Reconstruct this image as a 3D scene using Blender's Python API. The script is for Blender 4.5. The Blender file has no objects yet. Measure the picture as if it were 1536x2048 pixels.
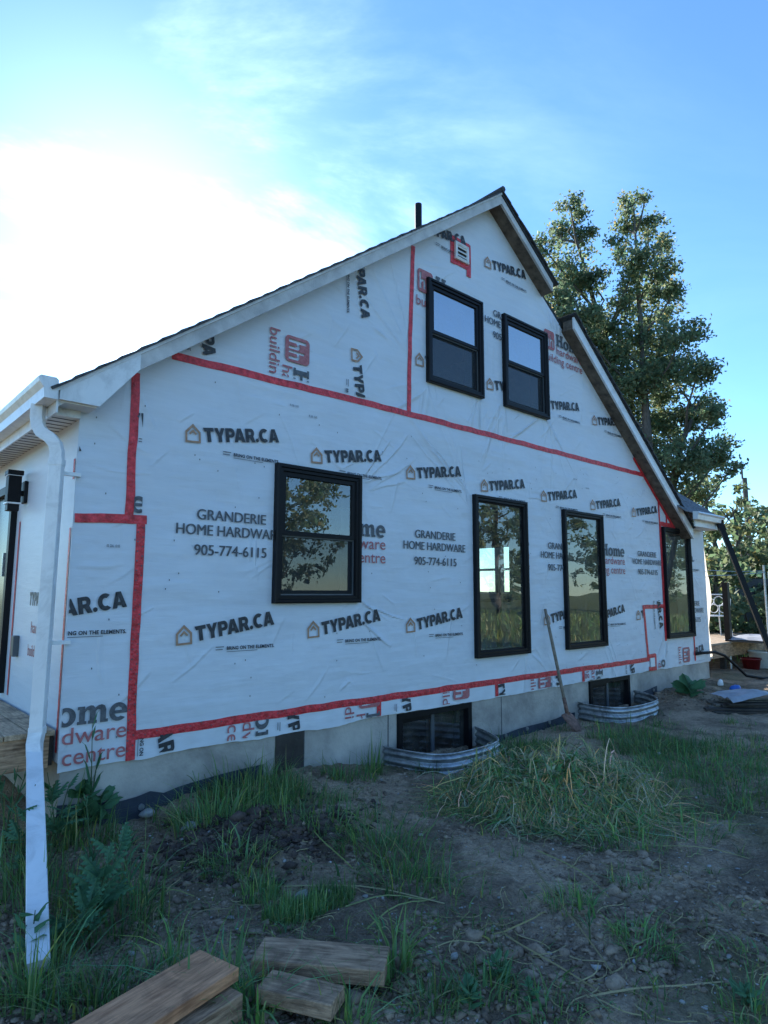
import bpy, bmesh, math, random
import numpy as np
from mathutils import Vector, Matrix

rng = np.random.default_rng(7)
random.seed(7)
sc = bpy.context.scene
col = sc.collection
rad = math.radians

# ---------------------------------------------------------------- camera
CAM = np.array([-2.8462, -4.5268, 1.5262])
YAW, PITCH, ROLL = rad(42.056), rad(7.177), rad(0.181)
FPX, PW, PH = 1277.5, 1536.0, 2048.0
cy_, sy_, cp_, sp_ = math.cos(YAW), math.sin(YAW), math.cos(PITCH), math.sin(PITCH)
FWD = np.array([sy_ * cp_, cy_ * cp_, sp_]); RGT = np.array([cy_, -sy_, 0.0]); UPV = np.cross(RGT, FWD)
RGT, UPV = math.cos(ROLL) * RGT + math.sin(ROLL) * UPV, -math.sin(ROLL) * RGT + math.cos(ROLL) * UPV
cam_d = bpy.data.cameras.new('camera'); cam = bpy.data.objects.new('camera', cam_d); col.objects.link(cam)
cam_d.sensor_fit = 'VERTICAL'; cam_d.sensor_height = 24.0; cam_d.lens = 24.0 * FPX / PH
cam_d.clip_start = 0.05; cam_d.clip_end = 3000
M4 = Matrix(((RGT[0], UPV[0], -FWD[0], CAM[0]), (RGT[1], UPV[1], -FWD[1], CAM[1]), (RGT[2], UPV[2], -FWD[2], CAM[2]), (0, 0, 0, 1)))
cam.matrix_world = M4
sc.camera = cam

def ray(px, py):
    return FWD + (px - PW / 2) / FPX * RGT - (py - PH / 2) / FPX * UPV
def atz(px, py, z=0.0):
    d = ray(px, py); return CAM + (z - CAM[2]) / d[2] * d
def aty(px, py, y=0.0):
    d = ray(px, py); return CAM + (y - CAM[1]) / d[1] * d
def atx(px, py, x=0.0):
    d = ray(px, py); return CAM + (x - CAM[0]) / d[0] * d
def atd(px, py, dist):
    d = ray(px, py); return CAM + d * (dist / math.hypot(d[0], d[1]))

# ---------------------------------------------------------------- world, sun, exposure
SUN_EL, SUN_AZ = rad(26.5), rad(20.0)
SUND = Vector((math.sin(SUN_AZ) * math.cos(SUN_EL), math.cos(SUN_AZ) * math.cos(SUN_EL), math.sin(SUN_EL)))
w = bpy.data.worlds.new('World'); sc.world = w; w.use_nodes = True
nt = w.node_tree; nt.nodes.clear()
def N(nt, t, **k):
    n = nt.nodes.new(t)
    for a, b in k.items():
        if a == 'ins':
            for i, v in b.items(): n.inputs[i].default_value = v
        else: setattr(n, a, b)
    return n
L = lambda nt, a, b: nt.links.new(a, b)
sky = N(nt, 'ShaderNodeTexSky', sky_type='NISHITA', sun_disc=False, sun_elevation=SUN_EL, sun_rotation=SUN_AZ,
        altitude=100, air_density=1.0, dust_density=0.05, ozone_density=3.0)
bg = N(nt, 'ShaderNodeBackground', ins={1: 0.11}); outw = N(nt, 'ShaderNodeOutputWorld')
tc = N(nt, 'ShaderNodeTexCoord')
nrm = N(nt, 'ShaderNodeVectorMath', operation='NORMALIZE'); L(nt, tc.outputs['Generated'], nrm.inputs[0])
dt = N(nt, 'ShaderNodeVectorMath', operation='DOT_PRODUCT'); L(nt, nrm.outputs[0], dt.inputs[0]); dt.inputs[1].default_value = SUND
def math_(nt, op, a, b=None, c=None, clamp=False):
    n = N(nt, 'ShaderNodeMath', operation=op, use_clamp=clamp)
    for i, v in enumerate((a, b, c)):
        if v is None: continue
        if isinstance(v, (int, float)): n.inputs[i].default_value = v
        else: L(nt, v, n.inputs[i])
    return n.outputs[0]
d0 = math_(nt, 'MAXIMUM', dt.outputs['Value'], 0.0)
g1 = math_(nt, 'POWER', d0, 14.0); g2 = math_(nt, 'POWER', d0, 42.0)
# thin high cloud, laid out on a plane overhead
sep = N(nt, 'ShaderNodeSeparateXYZ'); L(nt, nrm.outputs[0], sep.inputs[0])
zz = math_(nt, 'ADD', math_(nt, 'MAXIMUM', sep.outputs[2], 0.0), 0.12)
comb = N(nt, 'ShaderNodeCombineXYZ'); L(nt, math_(nt, 'DIVIDE', sep.outputs[0], zz), comb.inputs[0]); L(nt, math_(nt, 'DIVIDE', sep.outputs[1], zz), comb.inputs[1])
mp = N(nt, 'ShaderNodeMapping'); L(nt, comb.outputs[0], mp.inputs[0])
mp.inputs['Scale'].default_value = (0.55, 1.2, 1); mp.inputs['Rotation'].default_value = (0, 0, rad(35)); mp.inputs['Location'].default_value = (1.7, 0.6, 0)
nz = N(nt, 'ShaderNodeTexNoise', ins={'Scale': 1.0, 'Detail': 9.0, 'Roughness': 0.62, 'Distortion': 0.7}); L(nt, mp.outputs[0], nz.inputs['Vector'])
mr = N(nt, 'ShaderNodeMapRange', interpolation_type='SMOOTHSTEP', ins={'From Min': 0.44, 'From Max': 0.80}); L(nt, nz.outputs['Fac'], mr.inputs[0])
cl = math_(nt, 'MULTIPLY', mr.outputs[0], math_(nt, 'MULTIPLY', sep.outputs[2], 12.0, clamp=True))
# cloud is lit by the sun behind it: brightest close to the sun (forward scattering)
cb = math_(nt, 'ADD', math_(nt, 'MULTIPLY', g1, 15.0), 0.2)
cloud = math_(nt, 'MULTIPLY', cl, cb)
veil = math_(nt, 'ADD', math_(nt, 'MULTIPLY', g1, 0.0), math_(nt, 'MULTIPLY', g2, 3.2))
add = math_(nt, 'ADD', cloud, veil)
cc = N(nt, 'ShaderNodeCombineColor'); L(nt, math_(nt, 'MULTIPLY', add, 0.86), cc.inputs[0]); L(nt, math_(nt, 'MULTIPLY', add, 0.98), cc.inputs[1]); L(nt, math_(nt, 'MULTIPLY', add, 1.06), cc.inputs[2])
skt = N(nt, 'ShaderNodeMix', data_type='RGBA', blend_type='MULTIPLY', ins={0: 1.0}); L(nt, sky.outputs[0], skt.inputs[6]); skt.inputs[7].default_value = (0.68, 0.92, 1.09, 1)   # clear cool evening air
mixw = N(nt, 'ShaderNodeMix', data_type='RGBA', blend_type='ADD', ins={0: 1.0}); L(nt, skt.outputs[2], mixw.inputs[6]); L(nt, cc.outputs[0], mixw.inputs[7])
L(nt, mixw.outputs[2], bg.inputs[0]); L(nt, bg.outputs[0], outw.inputs[0])
sd = bpy.data.lights.new('sun', 'SUN'); sd.energy = 5.0; sd.angle = rad(0.55); sd.color = (1.0, 0.93, 0.82)
so = bpy.data.objects.new('sun', sd); col.objects.link(so)
so.rotation_euler = SUND.to_track_quat('Z', 'Y').to_euler(); so.location = (0, 0, 30)
sc.view_settings.view_transform = 'Standard'; sc.view_settings.look = 'None'
sc.view_settings.exposure = 1.42; sc.view_settings.gamma = 1.0; sc.view_settings.use_curve_mapping = False
sc.render.engine = 'CYCLES'
sc.cycles.use_denoising = True
sc.cycles.max_bounces = 6; sc.cycles.transparent_max_bounces = 8; sc.cycles.caustics_reflective = False; sc.cycles.caustics_refractive = False

# ---------------------------------------------------------------- materials
MATS = {}
def srgb(r, g, b):
    f = lambda c: (c / 255 / 12.92) if c / 255 <= 0.04045 else ((c / 255 + 0.055) / 1.055) ** 2.4
    return (f(r), f(g), f(b), 1)
def newmat(name):
    m = bpy.data.materials.new(name); m.use_nodes = True
    t = m.node_tree; b = t.nodes['Principled BSDF']; MATS[name] = m
    return m, t, b
def mat(name, c, rough=0.6, var=0.15, scale=12.0, bump=0.0, bscale=60.0, metal=0.0, stretch=None, c2=None, spec=0.4, coord='Object', detail=6.0):
    m, t, b = newmat(name)
    b.inputs['Roughness'].default_value = rough; b.inputs['Metallic'].default_value = metal; b.inputs['Specular IOR Level'].default_value = spec
    tcn = N(t, 'ShaderNodeTexCoord'); mpn = N(t, 'ShaderNodeMapping'); L(t, tcn.outputs[coord], mpn.inputs[0])
    if stretch: mpn.inputs['Scale'].default_value = stretch
    nn = N(t, 'ShaderNodeTexNoise', ins={'Scale': scale, 'Detail': detail, 'Roughness': 0.6}); L(t, mpn.outputs[0], nn.inputs['Vector'])
    rp = N(t, 'ShaderNodeValToRGB'); L(t, nn.outputs['Fac'], rp.inputs[0])
    c = tuple(c[:3]); c2 = tuple(c2[:3]) if c2 else None
    rp.color_ramp.elements[0].position = 0.3; rp.color_ramp.elements[1].position = 0.7
    rp.color_ramp.elements[0].color = tuple(x * (1 - var) for x in c) + (1,)
    rp.color_ramp.elements[1].color = ((c2 if c2 else tuple(min(1, x * (1 + var)) for x in c)) + (1,))
    if name in ('wood', 'wood_old', 'concrete', 'galvanised', 'white_metal', 'deck_wood'):
        k_ = {'wood': .68, 'wood_old': .55, 'concrete': .8, 'galvanised': .45, 'white_metal': .82, 'deck_wood': .5}[name]
        nd = N(t, 'ShaderNodeTexNoise', ins={'Scale': 4.5 if name != 'concrete' else 1.7, 'Detail': 9.0, 'Roughness': 0.72, 'Distortion': 0.8}); L(t, tcn.outputs[coord], nd.inputs['Vector'])
        md_ = N(t, 'ShaderNodeMapRange', interpolation_type='SMOOTHSTEP', ins={'From Min': 0.36, 'From Max': 0.56, 'To Min': k_, 'To Max': 1.0}); L(t, nd.outputs['Fac'], md_.inputs[0])
        mm_ = N(t, 'ShaderNodeMix', data_type='RGBA', blend_type='MULTIPLY', ins={0: 1.0}); L(t, rp.outputs[0], mm_.inputs[6]); L(t, md_.outputs[0], mm_.inputs[7]); L(t, mm_.outputs[2], b.inputs['Base Color'])
    else: L(t, rp.outputs[0], b.inputs['Base Color'])
    if bump:
        n2 = N(t, 'ShaderNodeTexNoise', ins={'Scale': bscale, 'Detail': 5.0}); L(t, mpn.outputs[0], n2.inputs['Vector'])
        bp = N(t, 'ShaderNodeBump', ins={'Strength': bump, 'Distance': 0.01}); L(t, n2.outputs['Fac'], bp.inputs['Height']); L(t, bp.outputs[0], b.inputs['Normal'])
    return m

# house wrap: pale woven plastic, fold lines stored on the sheet as a height
m, t, b = newmat('wrap')
b.inputs['Roughness'].default_value = 0.42; b.inputs['Specular IOR Level'].default_value = 0.35
tcn = N(t, 'ShaderNodeTexCoord')
mpn = N(t, 'ShaderNodeMapping'); L(t, tcn.outputs['Object'], mpn.inputs[0]); mpn.inputs['Scale'].default_value = (1.0, 1.0, 9.0)
nA = N(t, 'ShaderNodeTexNoise', ins={'Scale': 2.5, 'Detail': 8.0, 'Roughness': 0.65}); L(t, mpn.outputs[0], nA.inputs['Vector'])
nB = N(t, 'ShaderNodeTexNoise', ins={'Scale': 1.1, 'Detail': 4.0}); L(t, tcn.outputs['Object'], nB.inputs['Vector'])
nC = N(t, 'ShaderNodeTexNoise', ins={'Scale': 420.0, 'Detail': 2.0}); L(t, tcn.outputs['Object'], nC.inputs['Vector'])
rp = N(t, 'ShaderNodeValToRGB'); rp.color_ramp.elements[0].color = (0.595, 0.63, 0.69, 1); rp.color_ramp.elements[1].color = (0.73, 0.765, 0.82, 1)
rp.color_ramp.elements[0].position = 0.25; rp.color_ramp.elements[1].position = 0.75
sm = math_(t, 'ADD', math_(t, 'MULTIPLY', nA.outputs['Fac'], 0.5), math_(t, 'MULTIPLY', nB.outputs['Fac'], 0.5)); L(t, sm, rp.inputs[0])
L(t, rp.outputs[0], b.inputs['Base Color'])
at = N(t, 'ShaderNodeAttribute', attribute_name='fold')
hh = math_(t, 'ADD', math_(t, 'MULTIPLY', at.outputs['Fac'], 1.0), math_(t, 'ADD', math_(t, 'MULTIPLY', nA.outputs['Fac'], 0.0035), math_(t, 'MULTIPLY', nC.outputs['Fac'], 0.0004)))
bp = N(t, 'ShaderNodeBump', ins={'Strength': 0.9, 'Distance': 1.0}); L(t, hh, bp.inputs['Height']); L(t, bp.outputs[0], b.inputs['Normal'])
# thin loose wrap: lets light through
m, t, b = newmat('wrap_loose')
tr = N(t, 'ShaderNodeBsdfTranslucent', ins={0: (0.8, 0.74, 0.62, 1)}); df = N(t, 'ShaderNodeBsdfDiffuse', ins={0: (0.75, 0.75, 0.75, 1)})
mx = N(t, 'ShaderNodeMixShader', ins={0: 0.5}); L(t, df.outputs[0], mx.inputs[1]); L(t, tr.outputs[0], mx.inputs[2]); L(t, mx.outputs[0], t.nodes['Material Output'].inputs[0])

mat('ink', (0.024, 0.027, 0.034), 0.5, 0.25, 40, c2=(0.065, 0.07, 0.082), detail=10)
mat('ink_grey', (0.075, 0.082, 0.098), 0.5, 0.3, 40, c2=(0.15, 0.16, 0.18), detail=10)
mat('ink_red', (0.44, 0.11, 0.12), 0.5, 0.2, 40, c2=(0.52, 0.20, 0.21), detail=10)
mat('ink_tan', (0.40, 0.235, 0.15), 0.5, 0.2, 30)
mat('ink_white', (0.76, 0.77, 0.78), 0.5, 0.05, 30)
mat('tape', (0.55, 0.014, 0.024), 0.3, 0.35, 22, 1.0, 60, stretch=(1, 1, 1), c2=(0.92, 0.065, 0.085), spec=0.5, detail=10)
mat('concrete', (0.40, 0.365, 0.335), 0.9, 0.3, 2.2, 0.6, 40, c2=(0.58, 0.53, 0.47), detail=10)
mat('membrane', (0.045, 0.055, 0.075), 0.6, 0.3, 10)
mat('black_frame', (0.006, 0.0065, 0.009), 0.45, 0.2, 20, spec=0.22)
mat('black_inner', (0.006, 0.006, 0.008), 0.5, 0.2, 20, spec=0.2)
mat('grey_mullion', (0.09, 0.10, 0.11), 0.4, 0.1, 20)
mat('white_metal', (0.78, 0.79, 0.80), 0.32, 0.05, 5, spec=0.5)
mat('white_soffit', (0.66, 0.65, 0.63), 0.5, 0.08, 6)
mat('grey_board', (0.52, 0.51, 0.51), 0.75, 0.18, 6, 0.4, 60, stretch=(1, 1, 1), c2=(0.66, 0.65, 0.64))
mat('brown_soffit', (0.11, 0.085, 0.07), 0.85, 0.45, 9, 0.5, 60, c2=(0.20, 0.16, 0.125))
mat('shingle', (0.060, 0.066, 0.078), 0.92, 0.45, 25, 1.0, 160, c2=(0.12, 0.13, 0.145))
mat('shingle_grey', (0.13, 0.14, 0.16), 0.92, 0.35, 25, 1.0, 160, c2=(0.24, 0.255, 0.28))
mat('shingle_edge', (0.035, 0.038, 0.045), 0.92, 0.45, 25, 0.8, 120)
mat('wood', (0.62, 0.25, 0.115), 0.75, 0.4, 5, 0.5, 26, stretch=(1.2, 14, 14), c2=(0.86, 0.42, 0.22), detail=9)
mat('wood_old', (0.42, 0.235, 0.135), 0.85, 0.5, 5, 0.6, 26, stretch=(1.2, 12, 12), c2=(0.72, 0.46, 0.29), detail=9)
mat('deck_wood', (0.44, 0.29, 0.18), 0.8, 0.4, 5, 0.4, 26, stretch=(12, 1.2, 12), c2=(0.66, 0.47, 0.31), detail=9)
mat('deck_plank', (0.34, 0.25, 0.17), 0.8, 0.35, 5, 0.4, 26, stretch=(1.2, 12, 12), c2=(0.50, 0.40, 0.30), detail=9)
mat('dark_wood', (0.05, 0.042, 0.037), 0.85, 0.4, 6, 0.3, 40)
mat('scrap_wood', (0.11, 0.09, 0.075), 0.85, 0.5, 6, 0.4, 40, c2=(0.22, 0.19, 0.16))
mat('door_paint', (0.014, 0.018, 0.028), 0.25, 0.1, 4)
mat('galvanised', (0.46, 0.48, 0.50), 0.38, 0.2, 14, 0.1, 60, metal=0.75)
mat('handle_wood', (0.20, 0.16, 0.12), 0.6, 0.4, 30, 0.2, 60)
mat('rusty_steel', (0.22, 0.125, 0.095), 0.75, 0.5, 25, 0.4, 80, metal=0.2)
mat('black_plastic', (0.008, 0.0085, 0.010), 0.5, 0.2, 20, spec=0.2)
mat('pole_wood', (0.10, 0.09, 0.085), 0.9, 0.3, 20)
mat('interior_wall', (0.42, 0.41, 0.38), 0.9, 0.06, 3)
mat('interior_floor', (0.13, 0.085, 0.055), 0.5, 0.3, 6)
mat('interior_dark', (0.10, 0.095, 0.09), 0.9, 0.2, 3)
mat('jamb', (0.74, 0.82, 0.78), 0.6, 0.04, 6)
mat('tarp', (0.34, 0.36, 0.40), 0.5, 0.25, 6, 0.4, 20)
mat('blue_plastic', (0.02, 0.11, 0.45), 0.4, 0.2, 10)
mat('red_plastic', (0.15, 0.010, 0.012), 0.4, 0.2, 10)
mat('grey_mesh', (0.075, 0.078, 0.085), 0.8, 0.3, 30)
mat('white_paint', (0.78, 0.79, 0.8), 0.45, 0.08, 20)
mat('stone', (0.30, 0.285, 0.27), 0.9, 0.4, 9, 0.4, 70, c2=(0.50, 0.48, 0.46))
mat('clod', (0.15, 0.105, 0.075), 0.95, 0.5, 9, 0.9, 60, c2=(0.46, 0.34, 0.245))
mat('moist_soil', (0.05, 0.033, 0.028), 0.9, 0.5, 9, 0.9, 60, c2=(0.14, 0.10, 0.082))
mat('bark', (0.10, 0.09, 0.08), 0.95, 0.4, 8, 0.8, 30, stretch=(4, 4, 1))
mat('curtain', (0.33, 0.24, 0.18), 0.9, 0.4, 9)

def leafmat(name, c, transl=0.35, rough=0.6):
    m, t, b = newmat(name)
    a = N(t, 'ShaderNodeAttribute', attribute_name='tint')
    hsv = N(t, 'ShaderNodeMix', data_type='RGBA', blend_type='MULTIPLY', ins={0: 1.0})
    hsv.inputs[6].default_value = tuple(c) + (1,); L(t, a.outputs['Color'], hsv.inputs[7])
    L(t, hsv.outputs[2], b.inputs['Base Color']); b.inputs['Roughness'].default_value = rough; b.inputs['Specular IOR Level'].default_value = 0.3
    trn = N(t, 'ShaderNodeBsdfTranslucent'); L(t, hsv.outputs[2], trn.inputs[0])
    mx = N(t, 'ShaderNodeMixShader', ins={0: transl}); L(t, b.outputs[0], mx.inputs[1]); L(t, trn.outputs[0], mx.inputs[2])
    L(t, mx.outputs[0], t.nodes['Material Output'].inputs[0])
leafmat('leaf', (0.16, 0.235, 0.14), 0.62); leafmat('grass', (0.155, 0.285, 0.095), 0.38); leafmat('straw', (0.42, 0.37, 0.22), 0.2)
leafmat('weed', (0.10, 0.24, 0.12), 0.35); leafmat('leaf_far', (0.13, 0.19, 0.10), 0.5); leafmat('cut_grass', (0.37, 0.39, 0.21), 0.25)

def glassmat(name, ior, tint, dirt=0.0):
    m, t, b = newmat(name); t.nodes.remove(b)
    fr = N(t, 'ShaderNodeFresnel', ins={0: ior}); tp = N(t, 'ShaderNodeBsdfTransparent', ins={0: tint})
    gl = N(t, 'ShaderNodeBsdfGlossy', ins={'Roughness': 0.0}); gl.inputs[0].default_value = (0.95, 0.97, 1, 1)
    nn = N(t, 'ShaderNodeTexNoise', ins={'Scale': 2.2, 'Detail': 1.0}); tcn = N(t, 'ShaderNodeTexCoord'); L(t, tcn.outputs['Object'], nn.inputs['Vector'])
    bp = N(t, 'ShaderNodeBump', ins={'Strength': 0.10, 'Distance': 0.02}); L(t, nn.outputs['Fac'], bp.inputs['Height']); L(t, bp.outputs[0], gl.inputs['Normal'])
    mx = N(t, 'ShaderNodeMixShader'); L(t, fr.outputs[0], mx.inputs[0]); L(t, tp.outputs[0], mx.inputs[1]); L(t, gl.outputs[0], mx.inputs[2])
    nd = N(t, 'ShaderNodeTexNoise', ins={'Scale': 7.0, 'Detail': 8.0, 'Roughness': 0.7}); L(t, tcn.outputs['Object'], nd.inputs['Vector'])
    mrd = N(t, 'ShaderNodeMapRange', ins={'From Min': 0.4, 'From Max': 0.75, 'To Min': 0.02, 'To Max': 0.13}); L(t, nd.outputs['Fac'], mrd.inputs[0])
    dfd = N(t, 'ShaderNodeBsdfDiffuse', ins={0: (0.55, 0.54, 0.50, 1)}); mx2 = N(t, 'ShaderNodeMixShader'); L(t, mrd.outputs[0], mx2.inputs[0]); L(t, mx.outputs[0], mx2.inputs[1]); L(t, dfd.outputs[0], mx2.inputs[2])
    L(t, mx2.outputs[0], t.nodes['Material Output'].inputs[0])
glassmat('glass', 2.3, (0.74, 0.82, 0.78, 1)); glassmat('glass_lowe', 6.5, (0.5, 0.56, 0.55, 1)); glassmat('glass_plain', 1.5, (0.8, 0.85, 0.82, 1))
m, t, b = newmat('insect_screen'); t.nodes.remove(b)
tp = N(t, 'ShaderNodeBsdfTransparent', ins={0: (1, 1, 1, 1)}); df = N(t, 'ShaderNodeBsdfDiffuse', ins={0: (0.05, 0.055, 0.06, 1)})
mx = N(t, 'ShaderNodeMixShader', ins={0: 0.35}); L(t, tp.outputs[0], mx.inputs[1]); L(t, df.outputs[0], mx.inputs[2]); L(t, mx.outputs[0], t.nodes['Material Output'].inputs[0])

# ground: dark soil by the house, rough grass farther out
m, t, b = newmat('soil')
tcn = N(t, 'ShaderNodeTexCoord')
n1 = N(t, 'ShaderNodeTexNoise', ins={'Scale': 1.6, 'Detail': 10.0, 'Roughness': 0.7}); L(t, tcn.outputs['Object'], n1.inputs['Vector'])
n2 = N(t, 'ShaderNodeTexNoise', ins={'Scale': 24.0, 'Detail': 8.0, 'Roughness': 0.7}); L(t, tcn.outputs['Object'], n2.inputs['Vector'])
v1 = N(t, 'ShaderNodeTexVoronoi', ins={'Scale': 55.0}); L(t, tcn.outputs['Object'], v1.inputs['Vector'])
r1 = N(t, 'ShaderNodeValToRGB'); L(t, math_(t, 'ADD', math_(t, 'MULTIPLY', n1.outputs['Fac'], 0.5), math_(t, 'MULTIPLY', n2.outputs['Fac'], 0.5)), r1.inputs[0])
e = r1.color_ramp.elements; e[0].position = 0.30; e[0].color = (0.19, 0.135, 0.092, 1); e[1].position = 0.58; e[1].color = (0.64, 0.475, 0.335, 1)
r2 = N(t, 'ShaderNodeValToRGB'); L(t, n1.outputs['Fac'], r2.inputs[0])
e = r2.color_ramp.elements; e[0].position = 0.3; e[0].color = (0.05, 0.075, 0.022, 1); e[1].position = 0.7; e[1].color = (0.14, 0.15, 0.06, 1)
n3 = N(t, 'ShaderNodeTexNoise', ins={'Scale': 0.9, 'Detail': 6.0, 'Roughness': 0.7, 'Distortion': 0.6}); L(t, tcn.outputs['Object'], n3.inputs['Vector'])
dm = N(t, 'ShaderNodeMapRange', interpolation_type='SMOOTHSTEP', ins={'From Min': 0.42, 'From Max': 0.58, 'To Min': 0.5, 'To Max': 1.0}); L(t, n3.outputs['Fac'], dm.inputs[0])
dmx = N(t, 'ShaderNodeMix', data_type='RGBA', blend_type='MULTIPLY', ins={0: 1.0}); L(t, r1.outputs[0], dmx.inputs[6]); L(t, dm.outputs[0], dmx.inputs[7])
ga = N(t, 'ShaderNodeAttribute', attribute_name='grassy')
mxs = N(t, 'ShaderNodeMix', data_type='RGBA'); L(t, ga.outputs['Fac'], mxs.inputs[0]); L(t, dmx.outputs[2], mxs.inputs[6]); L(t, r2.outputs[0], mxs.inputs[7])
L(t, mxs.outputs[2], b.inputs['Base Color']); b.inputs['Roughness'].default_value = 0.95; b.inputs['Specular IOR Level'].default_value = 0.2
hs = math_(t, 'ADD', math_(t, 'MULTIPLY', n2.outputs['Fac'], 0.03), math_(t, 'MULTIPLY', v1.outputs['Distance'], -0.018))
bp = N(t, 'ShaderNodeBump', ins={'Strength': 1.0, 'Distance': 1.4}); L(t, hs, bp.inputs['Height']); L(t, bp.outputs[0], b.inputs['Normal'])

# ---------------------------------------------------------------- builders
def link(o, parent=None, root=None):
    col.objects.link(o)
    if parent is not None:
        o.parent = parent
        if parent.type == 'EMPTY': o.matrix_parent_inverse = Matrix.Translation(-parent.location)
    return o
def thing(name, label, cat, loc=(0, 0, 0), group=None):
    o = bpy.data.objects.new(name, None); o.empty_display_size = 0.1; o.location = Vector([float(c) for c in loc]); col.objects.link(o)
    o['label'] = label; o['category'] = cat
    if group: o['group'] = group
    return o
def tag(o, label=None, cat=None, group=None, kind=None):
    for k, v in (('label', label), ('category', cat), ('group', group), ('kind', kind)):
        if v: o[k] = v
    return o
def mesh(name, V, F, mt, parent=None, smooth=False):
    me = bpy.data.meshes.new(name); me.from_pydata([tuple(map(float, v)) for v in V], [], [tuple(f) for f in F]); me.update()
    if mt: me.materials.append(MATS[mt])
    if smooth: me.shade_smooth()
    return link(bpy.data.objects.new(name, me), parent)
class MB:
    def __init__(s): s.V = []; s.F = []
    def add(s, V, F):
        n = len(s.V); s.V += [tuple(v) for v in V]; s.F += [tuple(i + n for i in f) for f in F]; return s
    def box(s, x0, x1, y0, y1, z0, z1):
        V = [(x, y, z) for x in (x0, x1) for y in (y0, y1) for z in (z0, z1)]
        return s.add(V, [(0, 1, 3, 2), (4, 6, 7, 5), (0, 4, 5, 1), (2, 3, 7, 6), (0, 2, 6, 4), (1, 5, 7, 3)])
    def prism(s, poly, axis, a, b):       # poly in the two other axes, extruded from a to b
        n = len(poly)
        def P(u, v, c): return {'y': (u, c, v), 'x': (c, u, v), 'z': (u, v, c)}[axis]
        V = [P(u, v, a) for u, v in poly] + [P(u, v, b) for u, v in poly]
        return s.add(V, [tuple(range(n)), tuple(reversed(range(n, 2 * n)))] + [(i, (i + 1) % n + 0, (i + 1) % n + n, i + n) for i in range(n)])
    def tube(s, pts, r, n=8, flat=1.0, cap=True):
        pts = [Vector([float(c) for c in p]) for p in pts]; k = len(pts); rr = r if hasattr(r, '__len__') else [r] * k
        V = []; F = []
        up = Vector((0, 0, 1))
        for i, p in enumerate(pts):
            tg = (pts[min(i + 1, k - 1)] - pts[max(i - 1, 0)]).normalized()
            u = tg.cross(up)
            if u.length < 1e-3: u = tg.cross(Vector((1, 0, 0)))
            u.normalize(); v = u.cross(tg).normalized()
            for j in range(n):
                a = 2 * math.pi * j / n; V.append(p + (u * math.cos(a) + v * math.sin(a) * flat) * rr[i])
        for i in range(k - 1):
            for j in range(n): F.append((i * n + j, i * n + (j + 1) % n, (i + 1) * n + (j + 1) % n, (i + 1) * n + j))
        if cap: F.append(tuple(reversed(range(n)))); F.append(tuple(range((k - 1) * n, k * n)))
        return s.add(V, F)
    def sweep(s, pts, prof, side):         # rectangular/any profile [(a,b)] swept along pts; a along 'side', b along side x tangent
        pts = [Vector([float(c) for c in p]) for p in pts]; k = len(pts); n = len(prof); V = []; F = []
        for i, p in enumerate(pts):
            tg = (pts[min(i + 1, k - 1)] - pts[max(i - 1, 0)]).normalized()
            sd_ = Vector(side); sd_ = (sd_ - tg * sd_.dot(tg)).normalized(); o = sd_.cross(tg).normalized()
            for a, b_ in prof: V.append(p + sd_ * a + o * b_)
        for i in range(k - 1):
            for j in range(n): F.append((i * n + j, i * n + (j + 1) % n, (i + 1) * n + (j + 1) % n, (i + 1) * n + j))
        F.append(tuple(reversed(range(n)))); F.append(tuple(range((k - 1) * n, k * n)))
        return s.add(V, F)
    def ring(s, x0, x1, z0, z1, prof, close=False):     # prof: (inset, y) loops round a rectangle facing -y
        V = []; F = []
        for ins, y in prof: V += [(x0 + ins, y, z0 + ins), (x1 - ins, y, z0 + ins), (x1 - ins, y, z1 - ins), (x0 + ins, y, z1 - ins)]
        k = len(prof)
        for i in range(k - 1 + (1 if close else 0)):
            a, b_ = i * 4, ((i + 1) % k) * 4
            for j in range(4): F.append((a + j, a + (j + 1) % 4, b_ + (j + 1) % 4, b_ + j))
        return s.add(V, F)
    def xf(s, Mx):
        s.V = [tuple(Mx @ Vector(v)) for v in s.V]; return s
    def build(s, name, mt, parent=None, smooth=False, bevel=0.0):
        o = mesh(name, s.V, s.F, mt, parent, smooth)
        bm = bmesh.new(); bm.from_mesh(o.data); bmesh.ops.recalc_face_normals(bm, faces=bm.faces)
        if bevel: bmesh.ops.bevel(bm, geom=[e for e in bm.edges], offset=bevel, segments=1, affect='EDGES')
        bm.to_mesh(o.data); bm.free()
        return o
def box(name, x0, x1, y0, y1, z0, z1, mt, parent=None, bevel=0.0):
    return MB().box(x0, x1, y0, y1, z0, z1).build(name, mt, parent, bevel=bevel)

def hash2(ix, iy, seed):
    h = np.sin(ix * 127.1 + iy * 311.7 + seed * 74.7) * 43758.5453
    return h - np.floor(h)
def vnoise(x, y, seed=0):
    x = np.asarray(x, float); y = np.asarray(y, float)
    ix, iy = np.floor(x), np.floor(y); fx, fy = x - ix, y - iy
    fx = fx * fx * (3 - 2 * fx); fy = fy * fy * (3 - 2 * fy)
    a, b_, c, d = hash2(ix, iy, seed), hash2(ix + 1, iy, seed), hash2(ix, iy + 1, seed), hash2(ix + 1, iy + 1, seed)
    return (a + (b_ - a) * fx) * (1 - fy) + (c + (d - c) * fx) * fy
def fbm(x, y, seed=0, oct=4):
    s = 0; a = 0.5; f = 1.0
    for i in range(oct): s = s + a * vnoise(x * f, y * f, seed + i * 13); a *= 0.5; f *= 2.03
    return s

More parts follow.
